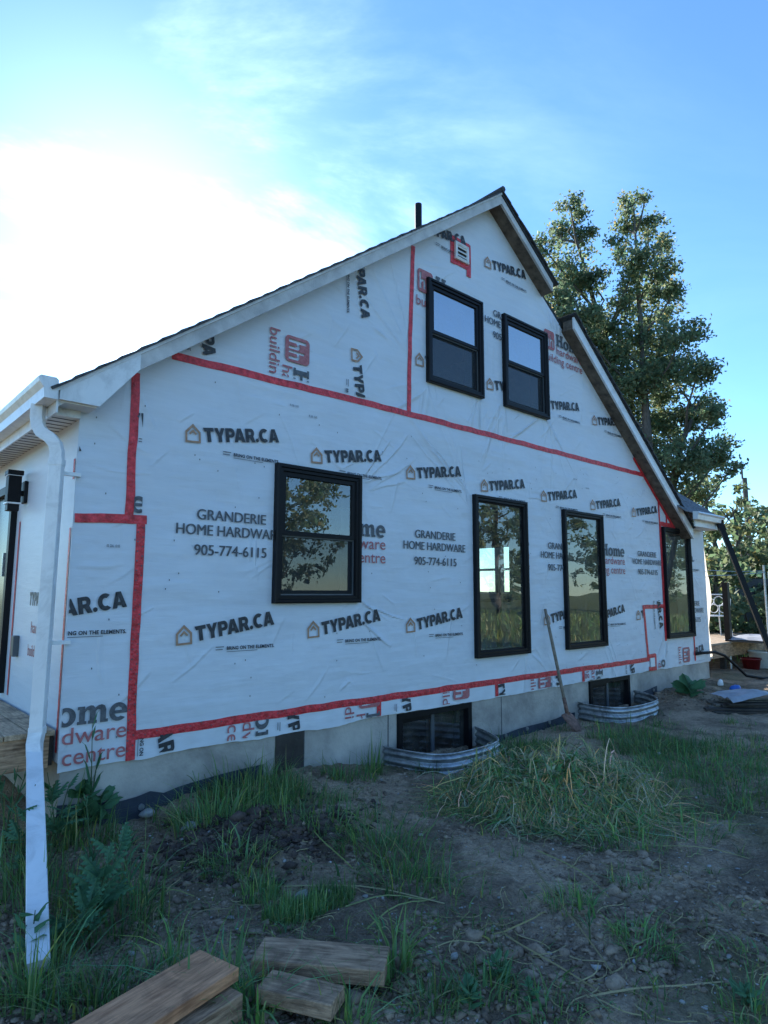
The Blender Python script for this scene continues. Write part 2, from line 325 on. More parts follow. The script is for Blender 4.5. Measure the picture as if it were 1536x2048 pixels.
# ---------------------------------------------------------------- ground
WELL1 = [(1.24, 0.0), (1.25, -0.10), (1.28, -0.25), (1.32, -0.40), (1.38, -0.52), (1.50, -0.60), (1.72, -0.62), (2.02, -0.61), (2.22, -0.56), (2.33, -0.46), (2.45, -0.24), (2.55, 0.0)]
WELL2 = [(4.56, 0.0), (4.52, -0.12), (4.49, -0.30), (4.52, -0.46), (4.60, -0.57), (4.78, -0.62), (5.05, -0.63), (5.32, -0.62), (5.54, -0.57), (5.76, -0.43), (5.97, -0.16), (6.02, 0.0)]
def inpoly(x, y, poly):
    x = np.asarray(x); r = np.zeros(x.shape, bool); n = len(poly)
    for i in range(n):
        x1, y1 = poly[i]; x2, y2 = poly[(i + 1) % n]
        c = ((y1 > y) != (y2 > y)) & (x < (x2 - x1) * (y - y1) / (y2 - y1 + 1e-12) + x1); r ^= c
    return r
def shrink(poly, k): 
    c = np.mean(poly, 0); return [tuple(c + (np.array(p) - c) * k) for p in poly]
HWX = [-60, -3, -2.0, -1.55, -1.1, -.7, .1, .7, 1.3, 2.0, 3.0, 3.6, 4.1, 5.2, 6.5, 7.4, 8.5, 10, 60]
HWZ = [0.0, -.03, 0.02, .06, 0.0, .08, .11, .07, -.02, -.04, -.10, -.06, -.05, -.03, -.02, .05, .10, .08, 0.0]
HEAP = np.array([1.35, -1.75])
def gz(x, y, fine=True):
    x = np.asarray(x, float); y = np.asarray(y, float)
    near = np.exp(-np.maximum(-y, 0) / 0.7)
    z = np.interp(x, HWX, HWZ) * near
    z = z + (fbm(x * .7, y * .7, 3) - .47) * 0.14 * (1 - near * .6)
    d = np.hypot(x + 0.62, (y + 0.95) * 1.1); z = z + 0.10 * np.exp(-(d / .45) ** 2)
    d = np.hypot(x - 6.9, (y + 0.45)); z = z + 0.10 * np.exp(-(d / .6) ** 2)
    if fine:
        rough = 0.25 + 0.75 * np.clip(fbm(x * .9 + 5, y * .9, 9) * 2 - .55, 0, 1) + 1.1 * np.exp(-(np.hypot(x + .62, y + .95) / .55) ** 2)
        lo = np.clip(1 - np.hypot(x, y + 2) / 30, 0, 1)
        z = z + (fbm(x * 6, y * 6, 21) - .47) * 0.095 * rough * lo + (fbm(x * 19, y * 19, 31, 3) - .44) * 0.05 * (rough * .7 + .3) * lo
    return z
def gpt(px, py):          # ground point under a pixel
    p = atz(px, py, 0.0)
    for _ in range(4): p = atz(px, py, float(gz(p[0], p[1])))
    return p
def axis(segs):
    out = []
    for a, b_, st in segs: out += list(np.arange(a, b_, st))
    return np.array(sorted(set(np.round(out, 4))))
gx = axis([(-900, -100, 100), (-100, -20, 10), (-20, -5, 1.0), (-5, -2.6, .08), (-2.6, 4.2, .022), (4.2, 9.5, .045), (9.5, 20, .4), (20, 100, 8), (100, 901, 100)])
gy = axis([(-900, -100, 100), (-100, -20, 10), (-20, -5, 1.0), (-5, -3.3, .1), (-3.3, 0.12, .022), (0.12, 4, .3), (4, 20, 2), (20, 100, 10), (100, 901, 100)])
GX, GY = np.meshgrid(gx, gy, indexing='ij')
GZ = gz(GX, GY)
for Wp in (WELL1, WELL2):
    GZ[inpoly(GX, GY, shrink(Wp, .97))] = -0.55
GZ[(GY > 0.06) & (GX > -1.3) & (GX < 8.6)] = -0.6
nx, ny = GX.shape
idx = np.arange(nx * ny).reshape(nx, ny)
F = np.stack([idx[:-1, :-1], idx[1:, :-1], idx[1:, 1:], idx[:-1, 1:]], -1).reshape(-1, 4)
me = bpy.data.meshes.new('ground'); me.from_pydata(np.stack([GX, GY, GZ], -1).reshape(-1, 3).tolist(), [], F.tolist()); me.shade_smooth()
gr = np.clip((np.hypot(GX - 1, GY * 1.0) - 9) / 4, 0, 1); gr[(GX > 9) & (GY > -3)] *= 0.5
gr = np.maximum(gr, np.clip((fbm(GX * .8, GY * .8, 77) - .52) * 4, 0, .55))
a = me.attributes.new('grassy', 'FLOAT', 'POINT'); a.data.foreach_set('value', gr.reshape(-1).astype(np.float32))
me.materials.append(MATS['soil'])
go = bpy.data.objects.new('ground', me); link(go); go['kind'] = 'structure'

# ---------------------------------------------------------------- house shell
XL, XR, APX, APZ = -1.55, 8.75, 2.93, 6.13
SL, SR1, SR2 = 0.735, 0.712, 0.763
WB = 0.385                   # bottom of the wrap
zl = lambda x: APZ - SL * (APX - x)
def zr(x): return APZ - SR1 * (x - APX) if x < 4.42 else 5.068 - SR2 * (x - 4.42)
house = thing('house', 'gable-ended house under construction, wrapped in pale printed building wrap with red tape', 'house', (3.6, 3.0, 0))
WIN = dict(L=(0.0, .92, 1.434, 2.600), M=(2.544, 3.508, .830, 2.603), W3=(4.301, 5.272, .823, 2.594), W4=(7.13, 8.10, .83, 2.57),
           U1=(1.824, 2.734, 3.723, 4.876), U2=(3.135, 4.047, 3.724, 4.872))
holes = [(a + .03, b_ - .03, c + .03, d - .03) for a, b_, c, d in WIN.values()]
# wrap sheet: fine grid with openings; bottom edge hangs unevenly
def cut_axis(lo, hi, step, cuts):
    xs = list(np.arange(lo, hi, step)) + [hi] + [c for c in cuts if lo < c < hi]
    xs = np.array(sorted(xs)); keep = [xs[0]]
    for v in xs[1:]:
        if v - keep[-1] > 1e-4: keep.append(v)
    return np.array(keep)
ux = cut_axis(XL, XR, .0125, [h[0] for h in holes] + [h[1] for h in holes])
uz = cut_axis(WB, 6.2, .0125, [h[2] for h in holes] + [h[3] for h in holes])
UX, UZ = np.meshgrid(ux, uz, indexing='ij')
def fold_height(x, z):
    h = np.zeros_like(x)
    xa_, za_ = x[:, 0], z[0, :]
    def crease(x0, z0, x1, z1, wd, amp, wob=0.03):
        i0, i1 = np.searchsorted(xa_, [min(x0, x1) - .12, max(x0, x1) + .12]); j0, j1 = np.searchsorted(za_, [min(z0, z1) - .12, max(z0, z1) + .12])
        X, Z = x[i0:i1, j0:j1], z[i0:i1, j0:j1]
        if X.size == 0: return
        dx, dz = x1 - x0, z1 - z0; ln = math.hypot(dx, dz); tx, tz = dx / ln, dz / ln
        s = (X - x0) * tx + (Z - z0) * tz; q = -(X - x0) * tz + (Z - z0) * tx
        q = q + wob * (vnoise(s * 5, s * 0 + x0 * 7, 3) - .5) * 1.2
        env = np.clip(s / ln, 0, 1) * np.clip(1 - s / ln, 0, 1) * 4; env = np.where((s > 0) & (s < ln), env ** .6, 0)
        h[i0:i1, j0:j1] += amp * env * np.where(q > 0, np.exp(-(q / wd) ** 2), np.exp(-(q / (wd * .35)) ** 2))
    r = np.random.default_rng(5)
    # radiating folds under and beside the upper windows, diagonal drags by the lower ones
    for cx, cz, n, a0, a1, ln in ((4.05, 3.72, 9, -2.6, -.3, .7), (3.1, 3.7, 7, -2.9, -1.0, .55), (1.8, 3.7, 5, -3.0, -1.6, .5), (2.73, 3.72, 6, -2.2, -.6, .45), (.95, 2.55, 6, .3, 1.25, .75),
                                  (2.5, 2.5, 8, 1.7, 2.6, 1.2), (5.3, .8, 6, -1.6, -.4, .5), (3.52, .82, 5, -1.9, -.6, .45), (7.1, .8, 6, -2.6, -1.2, .5), (1.7, 4.9, 6, -1.3, .4, .6), (1.5, 4.0, 6, 1.6, 3.0, .8), (4.3, 4.95, 5, 1.2, 2.6, .5), (.9, 1.4, 5, -1.2, -.2, .5)):
        for i in range(n):
            an = a0 + (a1 - a0) * r.random(); l_ = ln * (.5 + r.random()); ox, oz = (r.random(2) - .5) * .22
            crease(cx + ox, cz + oz, cx + ox + l_ * math.cos(an), cz + oz + l_ * math.sin(an), .012 + .022 * r.random(), .003 + .007 * r.random())
    for i in range(320):         # small loose wrinkles everywhere, more on the right and along the bottom
        x0 = XL + (XR - XL) * r.random() ** .85; z0 = WB + r.random() * 4.5; an = r.normal(0.5, .9); l_ = .12 + .4 * r.random()
        crease(x0, z0, x0 + l_ * math.cos(an), z0 + l_ * math.sin(an), .012 + .022 * r.random(), .001 + .0035 * r.random())
    h += (fbm(x * 2.2, z * 2.2, 41) - .47) * .022 + (fbm(x * 1.2, z * 7, 43) - .47) * .010
    h += .004 * np.sin(x * 26 + 3 * vnoise(x * 2, z, 5)) * np.exp(-((z - WB) / .12) ** 2)
    return h
FH = fold_height(UX, UZ)
cxm = (ux[:-1] + ux[1:]) / 2; czm = (uz[:-1] + uz[1:]) / 2
CX, CZ = np.meshgrid(cxm, czm, indexing='ij')
ok = np.ones(CX.shape, bool)
for h in holes: ok &= ~((CX > h[0]) & (CX < h[1]) & (CZ > h[2]) & (CZ < h[3]))
topz = np.where(CX < APX, zl(CX), np.where(CX < 4.42, APZ - SR1 * (CX - APX), np.where(CX < 7.75, 5.068 - SR2 * (CX - 4.42), 2.63)))
ok &= CZ < topz + .10
UZ2 = UZ.copy()
bot = np.isclose(UZ, WB); UZ2[bot] += (fbm(UX[bot] * 3, UX[bot] * 0, 55) - .47) * .05
UY = -FH * 0.15 - .002
iid = np.arange(UX.size).reshape(UX.shape)
FF = np.stack([iid[:-1, :-1], iid[1:, :-1], iid[1:, 1:], iid[:-1, 1:]], -1)[ok]
used = np.unique(FF); remap = -np.ones(UX.size, int); remap[used] = np.arange(len(used))
VV = np.stack([UX, np.minimum(UY, 0.012), UZ2], -1).reshape(-1, 3)[used]
me = bpy.data.meshes.new('wall_wrap'); me.from_pydata(VV.tolist(), [], remap[FF].tolist()); me.shade_smooth()
a = me.attributes.new('fold', 'FLOAT', 'POINT'); a.data.foreach_set('value', FH.reshape(-1)[used].astype(np.float32) * 1.5)
me.materials.append(MATS['wrap'])
bm = bmesh.new(); bm.from_mesh(me)
for p, n in (((APX, 0, APZ + .02), (-SL, 0, 1)), ((APX, 0, APZ + .03), (SR1, 0, 1)), ((4.42, 0, 5.09), (SR2, 0, 1))):
    if n[0] > SR1 + .01:
        g = [v for v in bm.verts if v.co.x > 4.4 and v.co.x < 7.8]; s_ = set(g); ge = [e for e in bm.edges if e.verts[0] in s_ and e.verts[1] in s_]; gf = [f for f in bm.faces if all(v in s_ for v in f.verts)]
        bmesh.ops.bisect_plane(bm, geom=g + ge + gf, plane_co=p, plane_no=n, clear_outer=True)
    elif n[0] < 0:
        bmesh.ops.bisect_plane(bm, geom=bm.verts[:] + bm.edges[:] + bm.faces[:], plane_co=p, plane_no=n, clear_outer=True)
    else:
        g = [v for v in bm.verts if v.co.x > 2.0 and v.co.x < 4.45]; s_ = set(g); ge = [e for e in bm.edges if e.verts[0] in s_ and e.verts[1] in s_]; gf = [f for f in bm.faces if all(v in s_ for v in f.verts)]
        bmesh.ops.bisect_plane(bm, geom=g + ge + gf, plane_co=p, plane_no=n, clear_outer=True)
bm.to_mesh(me); bm.free()
wrap = link(bpy.data.objects.new('wall_wrap', me), house)
wrap['label'] = 'pale printed building wrap covering the gable wall'
# wall behind the wrap (with openings), inner face
def holed_wall(name, poly, hs, y0, y1, mt, parent):
    xs = sorted({p[0] for p in poly} | {h[0] for h in hs} | {h[1] for h in hs})
    mb = MB()
    def top(x):
        pts = sorted(poly); return float(np.interp(x, [p[0] for p in pts], [p[1] for p in pts]))
    zb = -0.0
    for x0, x1 in zip(xs[:-1], xs[1:]):
        xm = (x0 + x1) / 2; hh_ = sorted([(h[2], h[3]) for h in hs if h[0] < xm < h[1]])
        z = BASEZ
        for a_, b_ in hh_:
            mb.box(x0, x1, y0, y1, z, a_); z = b_
        mb.prism([(x0, z), (x1, z), (x1, top(x1)), (x0, top(x0))], 'y', y0, y1)
    return mb.build(name, mt, parent)
BASEZ = 0.42
holed_wall('wall_framing', [(XL + .02, zl(XL + .02) - .05), (APX, APZ - .03), (4.42, 5.03), (7.75, 2.52), (XR - .02, 2.58)], holes, .02, .20, 'interior_wall', house)
# left side wall wrap, with the door opening left to the door itself
DY0, DY1, DZ1 = 1.55, 2.50, 2.44
mb = MB().box(XL - .002, XL + .018, .0, DY0, .44, 2.69).box(XL - .002, XL + .018, DY1, 8, .44, 2.69).box(XL - .002, XL + .018, DY0, DY1, DZ1, 2.69).box(XL - .002, XL + .018, DY0, DY1, .44, .70)
sw = mb.build('side_wall_wrap', 'wrap', house); sw['label'] = 'wrap on the shaded side wall by the deck'
# rear and right walls: right wall has two windows that shine through the room
mb = MB().prism([(XL + .03, 2.6), (7.6, 2.6), (4.42, 4.9), (APX, APZ - .1), (XL + .03, zl(XL + .03) - .1)], 'y', 7.8, 8.0)
for x0_, x1_, z1_ in ((XL + .03, -.9, 2.6), (.5, 2.2, 2.6), (4.0, 4.8, 2.6), (6.4, 7.6, 2.6), (7.6, XR - .16, 2.4), (-.9, .5, 1.4), (2.2, 4.0, .8), (4.8, 6.4, 1.2)): mb.box(x0_, x1_, 7.8, 8.0, -.3, z1_)  # gaps in the rear wall are unseen openings, added to brighten the rooms
for y0, y1, z0, z1 in ((.2, 3.70, -.3, 2.6), (4.32, 4.42, -.3, 2.6), (5.10, 7.8, -.3, 2.6), (3.70, 4.32, -.3, 1.5), (4.42, 5.10, -.3, 1.5)): mb.box(XR - .15, XR, y0, y1, z0, z1)
mb.build('rear_wall', 'interior_wall', house)
for y0, y1 in ((3.70, 4.32), (4.42, 5.10)):
    wi = MB().add([(XR - .07, y, z) for y, z in ((y0, 1.5), (y1, 1.5), (y1, 2.6), (y0, 2.6))], [(0, 1, 2, 3)]).build('rear_window', 'glass_plain', house)
    f_ = MB()
    for a_, b_, c_, d_ in ((y0, y0 + .05, 1.5, 2.6), (y1 - .05, y1, 1.5, 2.6), (y0 + .05, y1 - .05, 1.5, 1.55), (y0 + .05, y1 - .05, 2.55, 2.6), (y0 + .05, y1 - .05, 2.02, 2.07)): f_.box(XR - .13, XR - .05, a_, b_, c_, d_)
    f_.build('window_frame', 'white_paint', wi)
MB().box(XL + .03, XR - .16, .21, 7.79, .62, .70).build('floor_slab', 'interior_floor', house)
MB().box(-1.15, 7.0, .21, 7.79, 2.90, 3.10).build('ceiling_slab', 'interior_wall', house)
MB().box(1.55, 1.67, .21, 7.79, .70, 2.96).build('partition_wall', 'interior_dark', house)  # partition added to keep the left room dark
MB().box(3.9, 4.15, .9, 7.7, 2.62, 2.96).build('ceiling_beam', 'dark_wood', house)
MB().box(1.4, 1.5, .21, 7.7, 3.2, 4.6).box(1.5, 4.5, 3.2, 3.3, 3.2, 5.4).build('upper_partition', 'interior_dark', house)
# some dark furniture inside the big room
tb = MB().box(5.2, 6.6, 1.7, 2.5, 1.38, 1.43)
for x_, y_ in ((5.25, 1.75), (6.5, 1.75), (5.25, 2.4), (6.5, 2.4)): tb.box(x_, x_ + .06, y_, y_ + .06, .70, 1.38)
tag(tb.build('indoor_table', 'dark_wood'), 'dark table standing indoors, seen dimly through the first tall window', 'table')

# foundation with openings for the two basement windows
BW = [(1.42, 2.48, -.28, .385), (4.84, 5.90, -.28, .385)]
BASEZ = -0.6
holed_wall('foundation_wall', [(XL + .02, .43), (XR - .03, .43)], BW, .015, .22, 'concrete', house)
box('foundation_side', XL + .02, XL + .2, .22, 8, -.4, .43, 'concrete', house); box('foundation_side', XR - .2, XR - .03, .22, 8, -.4, .43, 'concrete', house)
# dimpled membrane showing at grade, with round fixing buttons
mem = None
for x0, x1 in ((-1.54, .05), (2.57, 4.55), (6.03, 6.75)):
    xs = np.arange(x0, x1, .1)
    V = []; Fq = []
    for i, x in enumerate(xs):
        tz = float(gz(x, -.03, False)) + .075 + .03 * float(vnoise(x * 3, 0, 8)) + (.05 if x < -.9 else 0); V += [(x, .006, -.4), (x, -.004, tz)]
    for i in range(len(xs) - 1): Fq.append((2 * i, 2 * i + 2, 2 * i + 3, 2 * i + 1))
    mem = MB().add(V, Fq).build('foundation_membrane', 'membrane', house)
for x in (-1.0, 3.05, 3.45, 3.9, 6.2, 6.6):
    z = float(gz(x, -.03, False)) + .06
    MB().tube([(x, -.004, z), (x, -.016, z)], .022, 10).build('fixing_button', 'galvanised', mem)
box('crack_board', .08, .35, .002, .014, -.2, .384, 'dark_wood', house)
for x in (.35, 1.3, 3.0): box('formwork_line', x - .004 + .01, x + .004 + .01, .011, .0152, -.3, .42, 'grey_mesh', house)

# ---------------------------------------------------------------- windows
def rect(name, x0, x1, z0, z1, y, mt, parent):
    return mesh(name, [(x0, y, z0), (x1, y, z0), (x1, y, z1), (x0, y, z1)], [(0, 1, 2, 3)], mt, parent)
def window(key, kind, label):
    x0, x1, z0, z1 = WIN[key]
    wdw = MB().ring(x0, x1, z0, z1, [(0, .0), (0, -.052), (.010, -.060), (.030, -.060), (.036, -.046), (.060, -.046), (.066, -.03), (.066, .03)]).build('window', 'black_frame', house)
    wdw['label'] = label
    i = .066
    a, b_, c, d = x0 + i, x1 - i, z0 + i, z1 - i
    MB().ring(x0 + .02, x1 - .02, z0 + .02, z1 - .02, [(0.012, .02), (.046, .02), (.046, .19), (.012, .19)], True).build('jamb', 'jamb', wdw)
    if kind == 'hung':
        zm = (c + d) / 2
        up = MB().ring(a, b_, zm - .018, d, [(0, .01), (0, -.030), (.034, -.030), (.040, -.016), (.040, .01)]).build('upper_sash', 'black_frame', wdw)
        rect('pane', a + .038, b_ - .038, zm + .02, d - .038, -.012, 'glass_lowe' if key[0] == 'U' else 'glass', wdw)
        lo = MB().ring(a, b_, c, zm + .02, [(0, .022), (0, .008), (.036, .008), (.042, .016), (.042, .022)]).build('lower_sash', 'black_frame', wdw)
        rect('pane', a + .040, b_ - .040, c + .040, zm - .02, .018, 'glass', wdw)
        rect('insect_screen', a + .004, b_ - .004, c + .004, zm - .02, -.006, 'insect_screen', wdw)
        MB().ring(a, b_, c, zm - .018, [(0, -.002), (0, -.014), (.012, -.014), (.012, -.002)]).build('screen_frame', 'grey_mullion', wdw)
        if key == 'L':
            g = MB(); w_ = (b_ - a - .08) / 3
            for k in (1, 2): g.box(a + .04 + w_ * k - .007, a + .04 + w_ * k + .007, -.006, .0, zm + .02, d - .04)
            zg = (zm + d) / 2
            for k in range(3): g.box(a + .04 + w_ * k + (.008 if k else 0), a + .04 + w_ * (k + 1) - (.008 if k < 2 else 0), -.006, .0, zg - .007, zg + .007)
            g.build('glazing_bar', 'grey_mullion', wdw)
    else:
        rect('pane', a - .002, b_ + .002, c - .002, d + .002, -.008, 'glass', wdw)
        MB().ring(a, b_, c, d, [(0, .0), (0, -.022), (.012, -.022), (.012, .0)]).build('glazing_bead', 'black_inner', wdw)
    return wdw
window('L', 'hung', 'black double-hung window with a barred upper sash, lower left of the gable wall')
window('M', 'fix', 'first tall black fixed window right of the barred one')
window('W3', 'fix', 'second tall black fixed window beside the leaning shovel')
window('W4', 'fix', 'rightmost tall black window framed with red tape')
window('U1', 'hung', 'left one of the two upper black windows')
window('U2', 'hung', 'right one of the two upper black windows')
for (x0, x1, z0, z1), lb in zip(BW, ('basement window in the nearer window well', 'basement window in the farther window well')):
    wd = MB().ring(x0, x1, z0, z1, [(0, .03), (0, -.012), (.055, -.012), (.06, .06), (.06, .2)]).build('basement_window', 'black_frame', house); wd['label'] = lb
    xm = x0 + (x1 - x0) * .48
    rect('pane', x0 + .055, x1 - .055, z0 + .055, z1 - .055, .05, 'glass', wd)
    box('mullion', xm - .022, xm + .022, .028, .045, z0 + .055, z1 - .055, 'grey_mullion', wd)
    box('sash', x0 + .062, xm - .03, .03, .044, z1 - .10, z1 - .062, 'black_inner', wd)
    box('room_shade_panel', x0 + .06, x1 - .06, .6, .7, z0, z1, 'black_inner', wd)  # black panel: the unlit basement's darkness is put into its colour

# ---------------------------------------------------------------- roof
OV = 0.20
def slab(name, x0, z0, x1, z1, lo, hi, y0, y1, mt, par):
    return MB().prism([(x0, z0 + lo), (x1, z1 + lo), (x1, z1 + hi), (x0, z0 + hi)], 'y', y0, y1).build(name, mt, par)
XE = -1.74
roof = slab('roof', XE, zl(XE), APX, zl(APX), .03, .10, 0.0, 8.2, 'brown_soffit', house)
slab('roof_deck', XE, zl(XE), APX, zl(APX), .005, .03, -OV + .03, -.001, 'white_soffit', roof)
slab('roof_deck', XE, zl(XE), APX, zl(APX), .034, .098, -OV + .03, -.001, 'brown_soffit', roof)
fl = slab('fascia', -1.235, zl(-1.235), APX, zl(APX), -.01, .115, -OV, -OV + .028, 'grey_board', roof); fl['label'] = 'weathered grey rake board on the left slope'
slab('drip_edge', XE - .02, zl(XE - .02), APX, zl(APX), .105, .128, -OV - .012, -OV + .03, 'white_metal', roof)
# boxed return at the lower left
MB().prism([(-1.735, 2.745), (-1.49, 2.745), (-1.235, 3.06), (-1.235, zl(-1.235) + .11), (-1.735, zl(-1.735) + .11)], 'y', -OV - .004, -OV + .02).build('return_cladding', 'white_metal', roof)
box('return_soffit', -1.735, -1.5, -OV + .021, -.012, 2.735, 2.745, 'white_soffit', roof); box('return_frieze', -1.735, XL - .003, -.03, -.003, 2.685, 2.734, 'white_metal', roof)
# left slope shingle courses, one strip per course, butts lapping
def courses(x0, z0, x1, z1, base, y0, y1, par, n):
    ux_, uz_ = (x1 - x0) / n, (z1 - z0) / n; ln = math.hypot(ux_, uz_); tx, tz = ux_ / ln, uz_ / ln; nx_, nz_ = -tz, tx
    if nz_ < 0: nx_, nz_ = -nx_, -nz_
    for i in range(n):
        j = 1 + .12 * (random.random() - .5)
        ax, az = x0 + ux_ * i - tx * .02, z0 + uz_ * i - tz * .02; ov = 1.35 if i < n - 1 else 1.02
        bx_, bz_ = x0 + ux_ * (i + ov), z0 + uz_ * (i + ov)
        lift0, lift1 = (.019 + .003 * random.random()) * j, .004
        e_ = .012 * random.random()
        P = [(ax + nx_ * base, az + nz_ * base), (bx_ + nx_ * base, bz_ + nz_ * base), (bx_ + nx_ * (base + lift1), bz_ + nz_ * (base + lift1)), (ax + nx_ * (base + lift0), az + nz_ * (base + lift0))]
        MB().prism(P, 'y', y0 - e_, y1).build('shingle_course', 'shingle', par)
nlx = .735 / math.hypot(1, .735)
courses(XE - .03, zl(XE - .03) + .128, APX + .0, zl(APX) + .128, .0, -OV - .03, 8.2, roof, 34)
# upper right slope
XU = 3.97
z_u = lambda x: APZ - SR1 * (x - APX)
slab('roof_deck', APX, APZ, XU + .03, z_u(XU + .03), .02, .10, 0.0, 8.2, 'brown_soffit', roof)
s1 = slab('soffit_board', APX, APZ, XU + .03, z_u(XU + .03), .005, .03, -OV + .03, -.001, 'brown_soffit', roof)
fr_ = slab('fascia', APX, APZ, XU, z_u(XU), -.01, .085, -OV, -OV + .028, 'grey_board', roof); fr_['label'] = 'grey rake board on the short upper right slope'
slab('drip_edge', APX, APZ, XU + .02, z_u(XU + .02), .09, .125, -OV - .012, -OV + .03, 'shingle_edge', roof)
courses(XU + .06, z_u(XU + .06) + .13, APX, APZ + .13, .0, -OV - .03, 8.2, roof, 9)
courses(XU + .07, z_u(XU + .07) + .152, APX, APZ + .152, .0, -OV - .02, 8.2, roof, 8)
MB().tube([(APX, -OV - .035, APZ + .165), (APX, 8.2, APZ + .165)], .035, 6).build('ridge_cap', 'shingle', roof)
# bare stretch between the two right slopes, then the lower right slope
slab('roof_deck', XU + .04, zr(XU + .04), 4.46, zr(4.419), .02, .075, 0.0, 8.2, 'shingle_edge', roof)
xa, xb = 4.45, 7.86
slab('roof_deck', xa, zr(xa), xb, zr(xb), .02, .12, 0.02, 8.2, 'brown_soffit', roof)
slab('soffit_board', xa, zr(xa), xb, zr(xb), -.03, .0, -OV + .03, -.001, 'brown_soffit', roof)
slab('blocking', xa, zr(xa), xb, zr(xb), .005, .10, -OV + .035, -.03, 'brown_soffit', roof)
f2 = slab('fascia', xa, zr(xa), xb, zr(xb), -.035, .125, -OV, -OV + .028, 'white_metal', roof); f2['label'] = 'white metal rake board on the long lower right slope'
slab('drip_edge', xa - .02, zr(xa) + SR2 * .02, xb, zr(xb), .128, .15, -OV - .014, -OV + .03, 'shingle_edge', roof)
courses(xb, zr(xb) + .152, xa - .02, zr(xa) + .152 + SR2 * .02, .0, -OV - .03, 8.2, roof, 27)
# front-facing porch roof at the right end: each visible shingle is its own piece
EY, EZ, PS, HX = -.30, 2.83, .86, 8.72
MB().add([(7.5, EY, EZ - .03), (HX, EY, EZ - .03), (HX - 1.9, EY + 2.2, EZ - .03 + 2.2 * PS), (6.5, EY + 2.2, EZ - .03 + 2.2 * PS)], [(0, 1, 2, 3)]).build('porch_roof_deck', 'shingle_edge', roof)
MB().add([(HX, EY, EZ - .03), (HX, 8, EZ - .03), (HX - 1.9, 8, EZ - .03 + 2.2 * PS), (HX - 1.9, EY + 2.2, EZ - .03 + 2.2 * PS)], [(0, 1, 2, 3)]).build('porch_roof_deck', 'shingle_edge', roof)
mesh_cache = {}
for r_ in range(12):
    y0_ = EY - .02 + r_ * .135; xr_ = HX - (y0_ - EY) * (1.9 / 2.2); x = xr_
    while x > 7.35 + r_ * .0:
        wd_ = min(.24 + .05 * random.random(), x - 7.3)
        xs0 = x - wd_; zb_ = EZ + (y0_ - EY) * PS - .01; ye = y0_ + .16; ze = zb_ + .16 * PS - .008; th = .016 + .006 * random.random()
        skew = .137 * (1.9 / 2.2) if x == xr_ else 0
        MB().add([(xs0, y0_, zb_), (x, y0_, zb_), (x - skew, ye, ze), (xs0, ye, ze), (xs0, y0_, zb_ + th), (x, y0_, zb_ + th), (x - skew, ye, ze + th), (xs0, ye, ze + th)],
                 [(0, 1, 2, 3), (7, 6, 5, 4), (0, 4, 5, 1), (1, 5, 6, 2), (2, 6, 7, 3), (3, 7, 4, 0)]).build('shingle', 'shingle_grey', roof)
        x = xs0 - .006
gprof = [(0, 0), (0, .115), (-.01, .125), (-.02, .115), (-.075, .085), (-.10, .04), (-.10, .0)]
pg = MB()
def gutter_prof(y_or_x): return
MB().prism([(EY - .02, 2.70), (EY - .02, 2.825), (EY - .03, 2.83), (EY - .11, 2.82), (EY - .125, 2.795), (EY - .10, 2.77), (EY - .09, 2.70)], 'x', 7.58, 8.64).build('gutter', 'white_metal', roof)
box('eave_fascia', 7.70, 8.60, EY + .0, EY + .02, 2.60, 2.80, 'white_metal', roof)
box('eave_soffit', 7.90, 8.68, EY + .021, -.002, 2.60, 2.61, 'white_soffit', roof)
# left eave gutter and vented soffit
gt = MB().prism([(-1.750, 2.735), (-1.750, 2.86), (-1.765, 2.875), (-1.855, 2.875), (-1.87, 2.862), (-1.862, 2.835), (-1.835, 2.80), (-1.83, 2.735)], 'y', -.22, 8.1).build('gutter', 'white_metal', roof); gt['label'] = 'white gutter along the left eave'
box('eave_fascia', -1.748, -1.735, -OV + .02, 8.1, 2.66, 2.83, 'white_metal', roof)
box('eave_soffit', -1.735, XL - .003, .0, 8.1, 2.685, 2.70, 'white_soffit', roof)
for k in range(22): box('soffit_groove', -1.73, XL - .006, .05 + k * .10, .056 + k * .10, 2.681, 2.6848, 'grey_mesh', roof)
# plumbing vent pipe
p0 = aty(838, 445, 1.5); 
MB().tube([(2.58, .85, 5.95), (2.58, .85, 6.46)], .045, 14).build('vent_pipe', 'black_plastic', roof)

# ---------------------------------------------------------------- red seam tape
def strip(pts, wd, name='seam_tape', y=-.011, mt='tape', par=None):
    k = len(pts); V = []; Fq = []; y += .005
    dense = []
    for (a0, b0), (a1, b1) in zip(pts[:-1], pts[1:]):
        n = max(1, int(math.hypot(a1 - a0, b1 - b0) / .05))
        for i in range(n): dense.append((a0 + (a1 - a0) * i / n, b0 + (b1 - b0) * i / n))
    dense.append(pts[-1]); k = len(dense); sd_ = random.random() * 50
    for i, (x, z) in enumerate(dense):
        a_, c_ = dense[max(i - 1, 0)], dense[min(i + 1, k - 1)]; tx, tz = c_[0] - a_[0], c_[1] - a_[1]; ln = math.hypot(tx, tz); nx_, nz_ = -tz / ln, tx / ln
        j = (float(vnoise(i * .35 + sd_, 0, 2)) - .5) * .010; hw = wd / 2
        V += [(x + nx_ * (-hw + j * .6), y + .004 * 0, z + nz_ * (-hw + j * .6)), (x + nx_ * j, y - .003 * float(vnoise(i * .8 + sd_, 3, 4)), z + nz_ * j), (x + nx_ * (hw + j), y, z + nz_ * (hw + j))]
    for i in range(k - 1): Fq += [(3 * i, 3 * i + 1, 3 * i + 4, 3 * i + 3), (3 * i + 1, 3 * i + 2, 3 * i + 5, 3 * i + 4)]
    return mesh(name, V, Fq, mt, par or wrap)
TU, TLz = 3.323, .558
strip([(-.93, 3.30), (1, 3.325), (3, 3.33), (6.62, 3.335)], .062)
